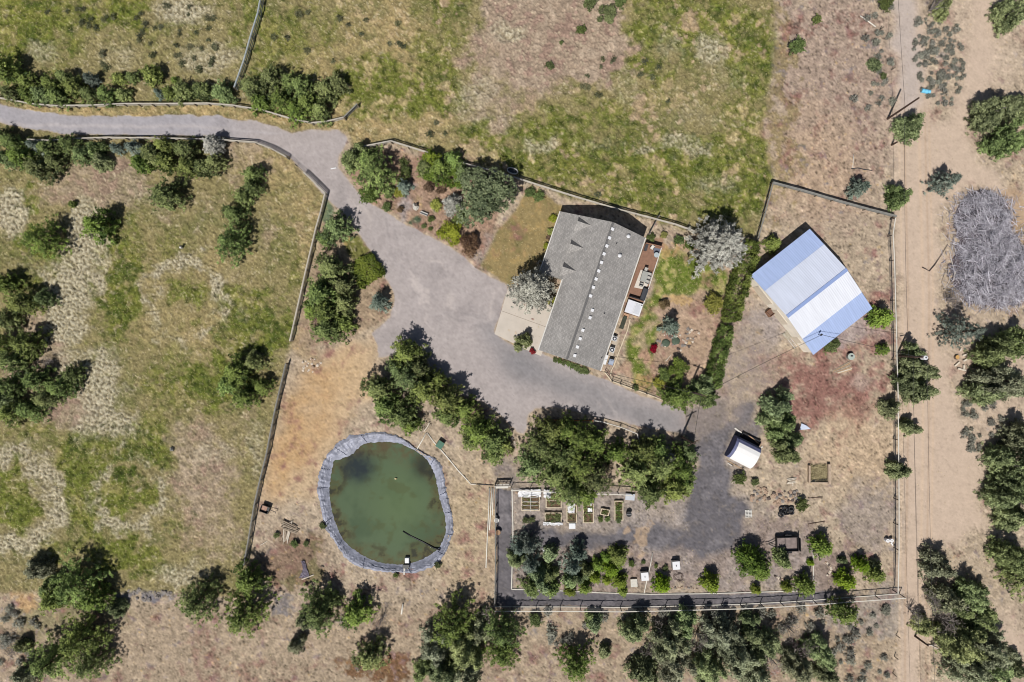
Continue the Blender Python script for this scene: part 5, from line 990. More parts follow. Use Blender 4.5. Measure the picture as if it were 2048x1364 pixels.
spots += [(p, 'small sagebrush clump on the brown ground left of the dirt track', 'sagebrush left of the dirt track', rs.uniform(8, 18)) for p in scatter(30, [(1735,0),(1782,0),(1786,220),(1765,240),(1690,200),(1720,100)])]
spots += [(p, 'small sagebrush clump on the sand in the right middle', 'sagebrush in the right middle', rs.uniform(8, 18)) for p in scatter(36, [(1925,800),(1990,800),(2010,850),(1975,900),(1930,905),(1915,860)])]
spots += [(p, 'low grey sagebrush clump on the dry ground below the south fence', 'sagebrush below the south fence', rs.uniform(10, 24)) for p in scatter(74, [(1010,1222),(1780,1212),(1780,1364),(1660,1364),(1650,1260),(1200,1240),(1120,1300),(1060,1250)])]
spots += [(p, 'low sagebrush clump on the dry ground in the lower left', 'sagebrush in the lower left', rs.uniform(10, 22)) for p in scatter(20, [(0,1210),(60,1215),(90,1270),(60,1320),(0,1340)])]
for (x, y), lab, grp, d in spots[:298]:
    o = bpy.data.objects.new('sagebrush', rs.choice(SAGE)); C.objects.link(o); p = W(x, y); k = d*S; o.location = (p[0], p[1], gz(x, y)-.02); o.scale = (k, k, k*.9); o.rotation_euler = (0, 0, rs.uniform(0, 6.28)); tag(o, lab, 'shrub', grp)
TUS = [small_mesh('bunchgrass', 'tussock', 90+i, .8, .35, 7, .3, .06) for i in range(3)]
tus = scatter(46, [(60,20),(470,10),(440,150),(330,140),(200,140),(150,60)]); tus += scatter(14, [(530,10),(800,10),(820,120),(560,140)]); tus += scatter(10, [(1150,110),(1340,110),(1340,230),(1150,230)])
tus += [(873,246),(890,268),(860,268),(1164,173),(1174,175),(1305,155),(1195,390),(1280,150)]
for x, y in tus:
    o = bpy.data.objects.new('bunchgrass', rs.choice(TUS)); C.objects.link(o); p = W(x, y); k = rs.uniform(.8, 1.4); o.location = (p[0], p[1], gz(x, y)-.02); o.scale = (k, k, k); o.rotation_euler = (0, 0, rs.uniform(0, 6.28))
    tag(o, 'dark tussock of bunch grass in the meadow above the driveway', 'grass tussock', 'grass tussocks in the north meadow')
# grass blades of the meadow and straw on the soil: nobody could count them
rng = np.random.default_rng(8)
dens = (1-yard)*(.35+.5*pm+.5*gm-.5*bm)*(1-dsh)+yard*(.10*rough*(1-dsh))*(1-dg)+.5*bl*yard+.35*lawn*yard
dens = np.clip(dens, 0, 1); inside = (PX > -30) & (PX < 2080) & (PY > -30) & (PY < 1395) & ~np.pad(hole, ((0, 1), (0, 1)))
pr = (dens*inside).ravel(); pick = rng.choice(pr.size, 110000, p=pr/pr.sum())
gx = PX.ravel()[pick]+rng.uniform(-1.1, 1.1, pick.size); gy_ = PY.ravel()[pick]+rng.uniform(-1.1, 1.1, pick.size)
base = np.c_[(gx-1024)*S, (682-gy_)*S, z.ravel()[pick]+.01]; a = rng.uniform(0, 6.28, pick.size); L_ = rng.uniform(.10, .26, pick.size); wd = rng.uniform(.04, .09, pick.size); tl = rng.uniform(.12, .5, pick.size)
dv = np.c_[np.cos(a), np.sin(a), tl]; sv = np.c_[-np.sin(a), np.cos(a), np.zeros(pick.size)]
V = np.stack([base-sv*wd[:, None]*.5, base+sv*wd[:, None]*.5, base+dv*L_[:, None]], 1).reshape(-1, 3); F = np.arange(len(V)).reshape(-1, 3)
gcl = ALLC[pick, :3]; strawc = alb(212, 194, 150); f_ = np.clip(rng.uniform(-.5, 1.0, pick.size)+.4*pm.ravel()[pick]-.25*gm.ravel()[pick], 0, .85)[:, None]
gcl = np.clip((gcl*(1-f_)+strawc*f_)*rng.uniform(.7, 1.25, (pick.size, 1)), .01, .7)
o = bpy.data.objects.new('dry_grass', np_mesh('dry_grass', V, F, gm_, np.repeat(gcl, 3, 0))); C.objects.link(o); tag(o, 'dry grass and straw strewn over the meadow and the bare soil', 'grass', kind='stuff')
# ------------------------------------------------------------------ kitchen garden
mbed = mat('bed_timber', alb(226, 210, 182), .85, .12, 3); msoil = mat('bed_soil', alb(112, 92, 72), .98, .35, 4, .6); mplastic = mat('white_sheet', alb(246, 245, 246), .5, .04, 3, .3)
mnet = mat('bed_weeds', alb(112, 112, 62), .95, .4, 6, .6)
def raised_bed(px, py, w_, h_, label, cross=0, hoops=0, sheet=None, ht=.45, weeds=False, rz=0.0):
    c = W(px, py, 0); a = thing('raised_bed', label, 'garden bed', (c[0], c[1], 0), rz, 'raised vegetable beds'); X, Y = w_*S/2, h_*S/2
    g = MB()
    for q in ((-X, 0, .08, 2*Y+.08), (X, 0, .08, 2*Y+.08)): g.box((q[0], q[1], ht/2), (q[2]*1.6, q[3], ht))
    for q in ((0, -Y), (0, Y)): g.box((q[0], q[1], ht/2-.005), (2*X-.14, .12, ht-.01))
    for k in range(cross): g.box((0, -Y+2*Y*(k+1)/(cross+1), ht-.03), (2*X-.14, .07, .05))
    g.build('frame', mbed, a)
    g = MB(); g.box((0, 0, ht*.36), (2*X-.15, 2*Y-.15, ht*.68)); g.build('soil', msoil, a)
    if weeds or cross:
        r8 = np.random.default_rng(int(px)); nw = int(X*Y*(90 if weeds else 22)); P8 = np.c_[r8.uniform(-X+.12, X-.12, nw), r8.uniform(-Y+.12, Y-.12, nw), r8.uniform(ht*.7, ht+.18, nw)]
        V8, F8, T8 = leaves(P8, np.tile([0, 0, 1.], (nw, 1)), np.clip(r8.normal(.4, .25, nw), 0, 1), 6, .2, .08, .08, r8); o8 = bpy.data.objects.new('plants', np_mesh('plants', V8, F8, LM['herb'], tint=T8)); C.objects.link(o8); o8.parent = a
    for k in range(hoops):
        y = -Y+2*Y*(k+.5)/hoops; g = MB(); g.tube([(-X, y, ht), (-X*.8, y, ht+.5), (-X*.3, y, ht+.75), (X*.3, y, ht+.75), (X*.8, y, ht+.5), (X, y, ht)], .035, 6); g.build('hoop', mwhite, a)
    if hoops: g = MB(); g.tube([(0, -Y, ht+.62), (0, Y, ht+.79)], .035, 6); g.build('ridge_bar', mwhite, a)
    if sheet:
        rr = random.Random(int(px)); nx, ny = 12, 6; x0, x1, y0, y1 = [v*S for v in sheet]; vs = [(x0+(x1-x0)*i/nx+rr.uniform(-.1, .1), y0+(y1-y0)*j/ny+rr.uniform(-.1, .1), (ht+.12 if sheet[4:] == () else ht+.12)+rr.uniform(-.08, .1)) for j in range(ny+1) for i in range(nx+1)]
        g = MB(); g.add(vs, [(j*(nx+1)+i, j*(nx+1)+i+1, (j+1)*(nx+1)+i+1, (j+1)*(nx+1)+i) for j in range(ny) for i in range(nx)]); g.build('plastic_sheet', mplastic, a)
    return a
raised_bed(1061, 1004, 35, 32, 'large hooped raised bed with crumpled white plastic on its north side', 1, 4, (-24, 20, 12, 26), .3)
raised_bed(1107, 1000, 30, 28, 'raised bed half hidden under the pine crowns right of the hoop bed', 1, 0, (-20, -6, 6, 22))
raised_bed(1106, 1034, 32, 19, 'wide raised bed with white plastic along its south side', 0, 0, (-20, 18, -14, -9), weeds=True)
raised_bed(1143, 1026, 19, 34, 'narrow raised bed strewn with torn white plastic', 1, 0, (-8, 6, 2, 20))
raised_bed(1176, 1025, 20, 38, 'tall narrow raised bed with two white squares lying in it', 1)
raised_bed(1209, 1023, 16, 11, 'smallest raised bed, tilted, above two round plants', 0, rz=-.18, weeds=True)
raised_bed(1237, 1020, 16, 38, 'long narrow raised bed full of weeds at the right end', 1, weeds=True)
for (x, y, w_, h_, lab) in ((1178, 1008, 11, 6, 'white panel lying across the north end of the tall raised bed'), (1180, 1020, 9, 8, 'white square lid lying in the middle of the tall raised bed')):
    c = W(x, y, .5); g = MB(); g.box((c[0], c[1], .47), (w_*S, h_*S, .04)); tag(g.build('plastic_square', mplastic), lab, 'panel')
c = W(1260, 994, .4); a = thing('cold_frame', 'pale grey lidded cold frame under the pine edge', 'cold frame', (c[0], c[1], 0), -.08); g = MB(); g.box((0, 0, .2), (1.3, .85, .4)); g.build('box', mbed, a); g = MB(); g.box((0, 0, .43), (1.36, .92, .05)); g.build('lid', mat('lid_pale', alb(206, 210, 218), .3, .05), a)
c = W(1257, 1027, .3); a = thing('black_bin', 'round black bin right of the raised beds', 'bin', (c[0], c[1], 0)); g = MB(); g.cyl((0, 0, 0), .34, .75, 16, .4); g.build('body', mblack, a); g = MB(); g.tube([(-.35, 0, .78), (-.15, 0, .86), (.15, 0, .86), (.35, 0, .78)], .03, 5); g.build('handle', mat('handle_grey', (.35, .35, .36), .5, .1), a)
def white_box(px, py, label, name='white_box', cat='box', w_=.9, d=.75, hh=.6, rz=.0, group=None, lidm=None):
    c = W(px, py, hh*.5); a = thing(name, label, cat, (c[0], c[1], 0), rz, group); g = MB(); g.box((0, 0, hh/2), (w_, d, hh), taper=.95); g.build('body', mwhite, a); g = MB(); g.box((0, 0, hh+.03), (w_*1.04, d*1.04, .07)); g.build('lid', lidm or mvent, a)
    g = MB(); g.box((0, -d*.56, hh*.55), (w_*.3, .05, .05)); g.build('handle', mdark, a); return a
white_box(1144, 1051, 'white plastic cooler below the narrow raised bed', 'cooler', 'cooler')
white_box(1091, 1100, 'white box between the blue spruces of the orchard', rz=.3, w_=.7, d=.8)
# bee hives on pale slabs
for px, py, lab in ((1351, 1129, 'white bee hive box right of the orchard pipe, the eastern one'), (1288.5, 1151, 'white bee hive box touching the orchard pipe, the western one')):
    c = W(px, py, .5); a = thing('bee_hive', lab, 'bee hive', (c[0], c[1], 0), .08, 'white bee hives')
    g = MB(); g.box((0, 0, .08), (1.05, 1.25, .16)); g.build('stand', mat('stand_dark', (.05, .05, .06), .8, .1), a)
    g = MB(); g.box((0, 0, .55), (.98, 1.1, .78)); g.build('brood_box', mwhite, a); g = MB(); g.box((0, 0, .985), (1.06, 1.18, .09)); li = g.build('lid', mvent, a); g = MB(); g.box((0, 0, 1.06), (.1, .22, .06)); g.build('knob', mdark, li)
c = W(1268, 1166, .3); a = thing('slatted_crate', 'pale slatted crate lid on the ground left of the western bee hive', 'crate', (c[0], c[1], 0), .05); g = MB(); g.box((0, 0, .15), (.98, 1.1, .3)); g.build('box', mbed, a)
g = MB(); [g.box((-.42+.14*i, 0, .33), (.1, 1.14, .04)) for i in range(7)]; g.build('slat', mat('slat_pale', alb(222, 222, 216), .7, .06), a)
c = W(1497, 1027, .1); a = thing('white_pallet', 'white slatted pallet on the dirt beside the gravel lane', 'pallet', (c[0], c[1], .03), .05); g = MB(); [g.box((0, -.5+.2*i, .1), (1.0, .11, .03)) for i in range(6)]; [g.box((x_, 0, .04), (.1, 1.1, .08)) for x_ in (-.4, 0, .4)]; g.build('slat', mwhite, a)
# edging timbers and pipes of the orchard
strip('timber_edging', [(1024, 977), (1026, 1060), (1023, 1178)], .14, -.05, .12, mtop, 'long pale timber edging along the west side of the kitchen garden', 'edging')
strip('timber_edging', [(1023, 1178), (1120, 1181), (1200, 1185), (1300, 1188), (1400, 1187), (1480, 1185), (1570, 1182), (1622, 1181)], .12, -.05, .12, mtop, 'long pale timber edging along the south side of the orchard', 'edging')
strip('timber_edging', [(1625, 1088), (1626, 1130), (1627, 1180), (1627, 1206)], .11, -.05, .12, mtop, 'pale timber edging crossing to the south fence beside the right orchard conifers', 'edging')
mpipe = mat('pvc_pipe', alb(236, 230, 218), .45, .05)
def pipe(pts, r, label, z=.06, m_=None, name='pipe', cat='pipe', n=6, group=None):
    mb = MB(); mb.tube([(*W(*p)[:2], z if len(p) < 3 else p[2]) for p in pts], r, n); return tag(mb.build(name, m_ or mpipe, smooth=True), label, cat, group)
pipe([(1305, 1106), (1301, 1128), (1294, 1158), (1288, 1186)], .07, 'white pipe across the orchard between the two bee hives')
pipe([(855, 866), (868, 884), (893, 912), (916, 940), (941, 967)], .09, 'long white pipe running from the pond pines to the garden corner')
pipe([(853, 865), (846, 878), (834, 898)], .08, 'short white pipe from the pine woodpile to the pond rim')
pipe([(941, 968), (952, 968)], .08, 'short white pipe elbow at the end of the long pond pipe')
pipe([(953, 968), (970, 969), (987, 970)], .07, 'dark pipe between the white elbow and the garden gate', m_=mdark)
pipe([(979, 975), (977, 1030), (974, 1090), (972, 1135)], .08, 'long white pipe lying west of the garden fence', .1)
pipe([(984, 975), (982, 1010), (979, 1060)], .09, 'middle white pipe in the bundle west of the garden fence', .1)
pipe([(987, 976), (986, 1000), (985, 1030)], .07, 'shortest white pipe in the bundle west of the garden fence', .1)
pipe([(1720, 32), (1736, 43), (1751, 54)], .09, 'white pipe lying on the brown ground at the upper right')
pipe([(1707, 309), (1706, 322), (1705, 336)], .05, 'thin white pipe upright in the photo left of the wire track')
pipe([(1702, 338), (1715, 336), (1728, 339), (1744, 341)], .07, 'dark pipe lying on the soil below the thin white one', m_=mdark)
pipe([(1616, 996), (1645, 994)], .06, 'thin dark bar on the dirt right of the tyre pile', m_=mat('bar_rust', (.12, .08, .06), .8, .2))
pipe([(1616, 1054), (1616, 1048), (1650, 1042)], .06, 'bent dark bar on the dirt above the right orchard', m_=mat('bar_rust', (.12, .08, .06), .8, .2))
pipe([(604, 34), (598, 46)], .05, 'short pale stick in the top meadow', m_=mplank) if False else None
pts = []
for k in range(60):
    t_ = k/59*3*2*math.pi; r_ = 8+2.5*math.sin(k*.9); pts.append((1357+r_*math.cos(t_), 1154+r_*.9*math.sin(t_), .04+.01*k/59))
pipe(pts, .03, 'loose coil of dark garden hose below the eastern bee hive', m_=mat('hose', (.10, .07, .06), .6, .1), name='garden_hose', cat='hose')
# ------------------------------------------------------------------ around the pond
pipe([(880, 1100, .0), (868, 1096, -.3), (845, 1083, -.395), (822, 1072, -.41), (806, 1062, -.43)], .12, 'black hose slanting from the pond rim into the water', m_=mblack, name='pond_hose', cat='hose')
c = W(790, 958); a = thing('pond_float', 'small pale yellow float on the green pond water', 'float', (c[0], c[1], -.42)); g = MB(); g.ball((0, 0, .06), .16, 1); g.build('ball', mat('float_yellow', alb(222, 208, 164), .5, .1), a, smooth=True); g = MB(); g.ball((.16, 0, .2), .09, 2); g.build('knob', mat('float_knob', alb(206, 176, 120), .5, .1), a, smooth=True)
c = W(814, 1124); a = thing('pond_outlet', 'white plastic outlet box with a black sleeve at the south rim of the pond', 'outlet', (c[0], c[1], -.2)); g = MB(); g.box((0, .25, .2), (.7, .9, .4), taper=.8); g.build('box', mplastic, a); g = MB(); g.box((-.1, -.6, .3), (.9, .5, .3)); g.build('sleeve', mblack, a); g = MB(); g.tube([(-.35, -.9, .25), (-.4, -1.8, .28)], .14, 8); g.build('spout', mpipe, a)
pipe([(806, 1207), (803, 1228)], .12, 'white pipe stub below the pond outlet on the dry ground')
c = W(881, 888); a = thing('pump_box', 'green pump box beside the long white pipe', 'pump box', (c[0], c[1], 0), -.6); g = MB(); g.box((0, 0, .35), (.85, .95, .7)); g.build('body', mat('pump_side', alb(160, 150, 140), .7, .1), a); g = MB(); g.box((.02, 0, .74), (.98, 1.05, .08)); g.build('lid', mat('pump_green', alb(64, 112, 90), .5, .06), a)
mlog = mat('log_grey', alb(176, 160, 140), .9, .25, 4, .4); mlogw = mat('log_pale', alb(226, 214, 196), .85, .15, 4, .3)
def log(p, q, r, label, m_=None, group=None, name='log', z=None):
    a, b_ = W(*p), W(*q); mb = MB(); z0 = r if z is None else z; mb.tube([(a[0], a[1], z0), ((a[0]+b_[0])/2+.05, (a[1]+b_[1])/2, z0+.03), (b_[0], b_[1], z0)], r, 7, r*.75); return tag(mb.build(name, m_ or mlog), label, 'log', group)
rl = random.Random(5)
for i in range(11):
    x = 566+i*1.2; y = 1061+rl.uniform(-3, 3); log((x+rl.uniform(-2, 10), y-14+rl.uniform(-4, 4)), (x-2+rl.uniform(-3, 3), y+24+rl.uniform(-8, 6)), rl.uniform(.07, .12), 'weathered grey pole in the log heap south-west of the pond', rl.choice([mlog, mlogw]), 'poles of the log heap south-west of the pond', z=.1+.06*(i % 3))
for i in range(6):
    y = 1044+i*3.2; log((566+rl.uniform(-4, 2), y-4), (597+rl.uniform(-3, 5), y+8+rl.uniform(-3, 3)), rl.uniform(.08, .12), 'weathered grey pole in the log heap south-west of the pond', mlog, 'poles of the log heap south-west of the pond', z=.3+.05*(i % 2))
for i in range(8):
    x = 836+i*3; log((x+rl.uniform(5, 12), 848+rl.uniform(-6, 4)), (x-2+rl.uniform(-4, 4), 864+rl.uniform(-3, 6)), rl.uniform(.07, .13), 'pale split log in the woodpile under the pond pines', rl.choice([mlogw, mlog]), 'split logs under the pond pines', z=.1+.08*(i % 3))
log((521, 1090), (534, 1082), .06, 'short pale stick above the pine left of the log heap', mlogw, name='stick')
log((604, 1158), (628, 1149), .1, 'pale log at the foot of the grey tarp', mlogw)
# black cart by the fence
c = W(533, 1016); a = thing('garden_cart', 'black garden cart with a tan load beside the grey rail fence', 'cart', (c[0], c[1], 0), -.35); g = MB(); g.box((0, 0, .38), (1.25, 1.0, .06)); 
for q in ((-.62, 0, .06, 1.0), (.62, 0, .06, 1.0)): g.box((q[0], q[1], .62), (q[2], q[3], .5))
for q in ((0, -.5), (0, .5)): g.box((q[0], q[1], .62), (1.24, .05, .5))
g.build('tub', mblack, a); g = MB(); g.box((-.15, -.02, .45), (.75, .75, .1)); g.build('load', mat('load_tan', alb(186, 150, 132), .9, .2), a); g = MB(); g.tube([(.65, .1, .5), (1.6, .1, .6)], .04, 6); g.tube([(1.6, -.15, .6), (1.6, .35, .6)], .035, 6); g.build('handle', mdark, a)
for y in (-.56, .56): g = MB(); g.tube([(-.1, y-.04, .28), (-.1, y+.04, .28)], .28, 14); g.build('wheel', mblack, a)
# tarp
c = W(607, 1135); rr = random.Random(9); vs = []; nx, ny = 10, 16; outl = lambda t_: (5 if t_ < .45 else 5+9*(t_-.45)/.55)
for j in range(ny+1):
    t_ = j/ny; cx2 = 606+5*math.sin(t_*2.2)-4*max(0, t_-.6); wd = outl(t_)
    for i in range(nx+1): p = W(cx2+(i/nx-.5)*2*wd*.75, 1121+34*t_); vs.append((p[0]+rr.uniform(-.05, .05)-c[0], p[1]+rr.uniform(-.05, .05)-c[1], .08+rr.uniform(0, .14)))
g = MB(); g.add(vs, [(j*(nx+1)+i, (j+1)*(nx+1)+i, (j+1)*(nx+1)+i+1, j*(nx+1)+i+1) for j in range(ny) for i in range(nx)]); o = g.build('crumpled_tarp', mat('tarp_violet', alb(116, 108, 122), .5, .25, 3, .4)); o.location = c; tag(o, 'crumpled grey plastic tarp on the dark soil south-west of the pond', 'tarp')
# bins on the dark gravel path west of the garden
c = W(993, 1040, .3); a = thing('white_bucket', 'white bucket standing at the west garden fence', 'bucket', (c[0], c[1], 0)); g = MB(); g.cyl((0, 0, 0), .28, .55, 14, .34); g.build('body', mplastic, a); g = MB(); g.cyl((0, 0, .55), .36, .05, 14); g.build('lid', mwhite, a); g = MB(); g.box((0, .55, .25), (.4, .4, .5)); g.build('spout_box', mdark, a)
c = W(996, 1064, .3); a = thing('wooden_barrel', 'brown wooden half barrel at the west garden fence below the white bucket', 'barrel', (c[0], c[1], 0)); g = MB(); g.cyl((0, 0, 0), .36, .6, 16, .45); g.build('staves', mblack, a); g = MB(); g.cyl((0, 0, .6), .38, .03, 16); g.build('fill', mat('barrel_fill', alb(172, 138, 110), .95, .2), a)
# ------------------------------------------------------------------ dirt yard between shed and track
c = W(1570, 1085); a = thing('utility_trailer', 'black open utility trailer with a bare board bed on the dark yard', 'trailer', (c[0], c[1], 0), 0.03)
g = MB(); g.box((0, 0, .5), (3.0, 1.95, .08)); g.build('bed', mat('trailer_bed', alb(142, 128, 124), .85, .25, 2), a)
for q in ((0, 1.0, 3.1, .07), (0, -1.0, 3.1, .07), (-1.52, 0, .07, 1.95), (1.52, 0, .07, 1.95)): g = MB(); g.box((q[0], q[1], .76), (q[2], q[3], .5)); g.build('side_rail', mblack, a)
g = MB(); g.tube([(-1.5, .5, .45), (-2.6, 0, .45)], .06, 6); g.tube([(-1.5, -.5, .45), (-2.6, 0, .45)], .06, 6); g.tube([(-2.5, 0, .45), (-2.95, 0, .45)], .07, 6); g.build('tongue', mblack, a)
for y in (-1.2, 1.2):
    g = MB(); g.tube([(.2, y-.1, .34), (.2, y+.1, .34)], .34, 16); wh_ = g.build('wheel', mblack, a); g = MB(); g.tube([(.2, y-.12, .34), (.2, y+.12, .34)], .17, 12); g.build('rim', mat('rim_grey', (.4, .4, .42), .4, .1, metal=.5), wh_)
    g = MB(); g.box((.2, y, .74), (.95, .3, .05)); g.build('fender', mblack, a)
g = MB(); g.box((1.7, 0, 1.0), (.06, 1.9, .9)); g.build('tailgate', mblack, a); g = MB(); g.box((-.2, 0, .58), (.07, 1.9, .06)); g.build('cross_bar', mblack, a)
# compost bay
mtim = mat('old_timber', alb(190, 168, 146), .9, .2, 3, .3); c = W(1636, 947); a = thing('compost_bay', 'three sided timber compost bay with dry straw inside', 'compost bin', (c[0], c[1], 0))
for q in ((-1.45, 0, .22, 2.5), (1.45, 0, .4, 2.9)): g = MB(); g.box((q[0], q[1], .3), (q[2], q[3], .6)); g.build('side_wall', mtim, a)
g = MB(); g.box((0, -1.25, .3), (2.6, .2, .6)); g.build('end_wall', mtim, a); g = MB(); g.tube([(-1.2, -.95, .15), (0, -.88, .18), (1.2, -.8, .15)], .15, 7); g.build('black_pipe', mblack, a)
r8 = np.random.default_rng(6); nw = 420; P8 = np.c_[r8.uniform(-1.2, 1.2, nw), r8.uniform(-1.0, 1.25, nw), r8.uniform(.02, .22, nw)]
V8, F8, T8 = leaves(P8, np.tile([0, 0, 1.], (nw, 1)), np.clip(r8.normal(.6, .3, nw), 0, 1), 5, .4, .06, .12, r8); o8 = bpy.data.objects.new('straw', np_mesh('straw', V8, F8, leaf_mat('straw_litter', (.16,.13,.06), (.5,.42,.24), trans=.05, hue=.0), tint=T8)); C.objects.link(o8); o8.parent = a
for i in range(5): log((1571+rl.uniform(0, 6), 958+i*2.2), (1594+rl.uniform(-5, 1), 955+i*2.4), .09, 'split plank in the small woodpile left of the compost bay', rl.choice([mlog, mlogw]), 'planks in the small woodpile', z=.08+.05*(i % 2))
log((1584, 964), (1585, 972), .08, 'short pale upright plank in front of the small woodpile', mlogw)
# tyres
for i in range(9):
    x, y = 1562+(i % 4)*6.2+rl.uniform(-1, 1), 1017+(i//4)*6+rl.uniform(-1, 1); c = W(x, y); a = bpy.data.objects.new('tyre', None)
    vs = []; g = MB(); R1, R2, n1, n2 = .33, .12, 16, 7
    for k in range(n1):
        for l in range(n2): t1, t2 = 2*math.pi*k/n1, 2*math.pi*l/n2; vs.append(((R1+R2*math.cos(t2))*math.cos(t1), (R1+R2*math.cos(t2))*math.sin(t1), R2*math.sin(t2)))
    g.add(vs, [(k*n2+l, ((k+1) % n1)*n2+l, ((k+1) % n1)*n2+(l+1) % n2, k*n2+(l+1) % n2) for k in range(n1) for l in range(n2)])
    o = g.build('tyre', mblack, smooth=True); o.location = (c[0], c[1], .13+.1*(i % 2)); o.rotation_euler = (rl.uniform(-.5, .5), rl.uniform(-.5, .5), 0); tag(o, 'black tyre in the heap below the rock scatter', 'tyre', 'tyres in a heap')
# white tanks at the wire fence
for px, lab in ((1773, 'left of two white tanks near the wire fence'), (1781, 'right of two white tanks near the wire fence')):
    c = W(px, 1080, .3); a = thing('white_tank', lab, 'tank', (c[0], c[1], 0), 0, 'white tanks near the wire fence'); g = MB(); g.cyl((0, 0, 0), .27, .7, 14); g.build('body', mplastic, a); g = MB(); g.cyl((0, 0, .7), .1, .06, 10); g.build('cap', mwhite, a)
log((1781, 1085), (1784, 1090), .12, 'short white cut end lying below the white tanks', mplastic, name='white_block')
# stock tank, lumber, sheet metal
c = W(1700.5, 713, .3); a = thing('stock_tank', 'round galvanised tank with a pale lid south of the barn', 'tank', (c[0], c[1], 0)); g = MB(); g.cyl((0, 0, 0), .48, .6, 20); g.build('body', mat('galv', (.3, .33, .31), .4, .15, metal=.4), a); g = MB(); g.cyl((0, 0, .6), .5, .05, 20); g.build('lid', mat('lid_greenish', alb(182, 192, 182), .6, .15, 6), a); g = MB(); g.box((.05, .1, .68), (.3, .2, .08)); g.build('hatch', mdark, a)
for i in range(7): a = i*2.2; plank((1664+a*.9, 742-a*.1+i), (1698+a*.4, 724+i*2.6), 'pale board in the lumber stack south of the round tank', rl.choice([mplank, mlogw, mlog]), .16, .05+.06*(i % 3), .05, group='boards in the lumber stack')
c = W(1608, 853); g = MB(); g.slab([(-.7, -.5, .12), (.95, -.35, .1), (.2, .2, .3), (-.5, .5, .35)], .03); o = g.build('sheet_metal', mat('sheet_blue', alb(206, 214, 232), .4, .06)); o.location = (c[0], c[1], 0); tag(o, 'pale blue metal sheet sticking out under the shed trees', 'metal sheet')
c = W(1849, 184); a = thing('blue_barrel', 'bright blue plastic barrel lying on the sand beside the sagebrush', 'barrel', (c[0], c[1], .3), -.2); g = MB(); g.tube([(-.62, 0, 0), (-.55, 0, 0), (.55, 0, 0), (.62, 0, 0)], .3, 16); g.build('body', mat('barrel_blue', alb(130, 214, 246), .4, .04), a, smooth=False); 
for x_ in (-.25, .25): g = MB(); g.tube([(x_-.03, 0, 0), (x_+.03, 0, 0)], .315, 16); g.build('hoop', mat('hoop_blue', alb(96, 180, 226), .4, .04), a)
# oval trough by the meadow fence, standpipe in the field
c = W(1025, 342, .2); a = thing('oval_trough', 'oval white rimmed water trough behind the meadow fence', 'trough', (c[0], c[1], 0), -.28); vs = []
N3 = 24; ov = lambda r1, r2: [(r1*math.cos(2*math.pi*k/N3), r2*math.sin(2*math.pi*k/N3)) for k in range(N3)]
g = MB(); o1, o2 = ov(.85, .45), ov(.74, .35); g.add([(*p, 0) for p in o1]+[(*p, .5) for p in o1]+[(*p, .5) for p in o2]+[(*p, .1) for p in o2], [(k+N3*j, (k+1) % N3+N3*j, (k+1) % N3+N3*(j+1), k+N3*(j+1)) for j in range(3) for k in range(N3)]); g.build('rim', mwhite, a)
g = MB(); g.prism(ov(.75, .36), .05, .34); g.build('water', mat('trough_water', (.03, .035, .04), .1, .1), a)
c = W(365, 496); a = thing('standpipe', 'white standpipe with a black tap on the pale spot of the hay field', 'standpipe', (c[0], c[1], 0)); g = MB(); g.cyl((0, 0, 0), .16, .7, 10); g.build('pipe', mwhite, a); g = MB(); g.box((.12, .18, .75), (.35, .18, .14)); g.build('tap', mblack, a)
c = W(345, 898); a = thing('standpipe', 'grey valve box with a dark lid on the bare soil of the lower field', 'valve box', (c[0], c[1], 0)); g = MB(); g.box((0, 0, .15), (.5, .5, .3)); g.build('box', mrailg, a); g = MB(); g.box((.1, .1, .33), (.3, .3, .06)); g.build('lid', mblack, a)
# front garden ornaments
c = W(848, 427, .5); a = thing('garden_bench', 'white bench on the front garden path', 'bench', (c[0], c[1], 0), -.38); g = MB(); g.box((0, 0, .44), (1.15, .42, .06)); g.build('seat', mwhite, a); g = MB(); g.box((0, -.2, .7), (1.15, .05, .4)); g.build('backrest', mwhite, a)
for x_ in (-.48, .48): g = MB(); g.box((x_, 0, .2), (.08, .4, .41)); g.build('leg', mwhite, a)
c = W(831, 411, .4); a = thing('rock_fountain', 'white and dark rock fountain beside the bench in the front garden', 'fountain', (c[0], c[1], 0)); g = MB(); g.ball((0, -.1, .15), .5, 2, .3, 9, 6, .6); g.build('basin', mat('stone_pale', alb(206, 200, 190), .8, .25, 4, .4), a); g = MB(); g.ball((.1, .1, .45), .25, 6, .35, 7, 5, 1.6); g.build('spire', mat('stone_dark', alb(96, 90, 86), .8, .3, 4, .4), a); g = MB(); g.ball((-.28, .2, .2), .22, 8, .35, 7, 5, 1); g.build('boulder', mat('stone_pale', (0, 0, 0)), a)
c = W(666, 338); plank((662, 338), (673, 336), 'small white marker board at the driveway fork', mplastic, .14, .1)
for px, lab in ((1332, 'left of two round dark green covers in the rock garden'), (1352, 'right of two round dark green covers in the rock garden')):
    c = W(px, 686 if px < 1340 else 682, .2); g = MB(); g.ball((0, 0, 0), .62, px, .04, 18, 8, .42); o = g.build('garden_cover', mat('cover_green', alb(86, 100, 84), .8, .2, 5, .3), smooth=True); o.location = (c[0], c[1], 0); tag(o, lab, 'cover')
log((1331, 722), (1338, 714), .07, 'bleached forked branch on the soil below the rock garden', mlogw, name='driftwood'); log((1338, 714), (1342, 709), .05, 'upper bleached twig of the forked branch below the rock garden', mlogw, name='driftwood')
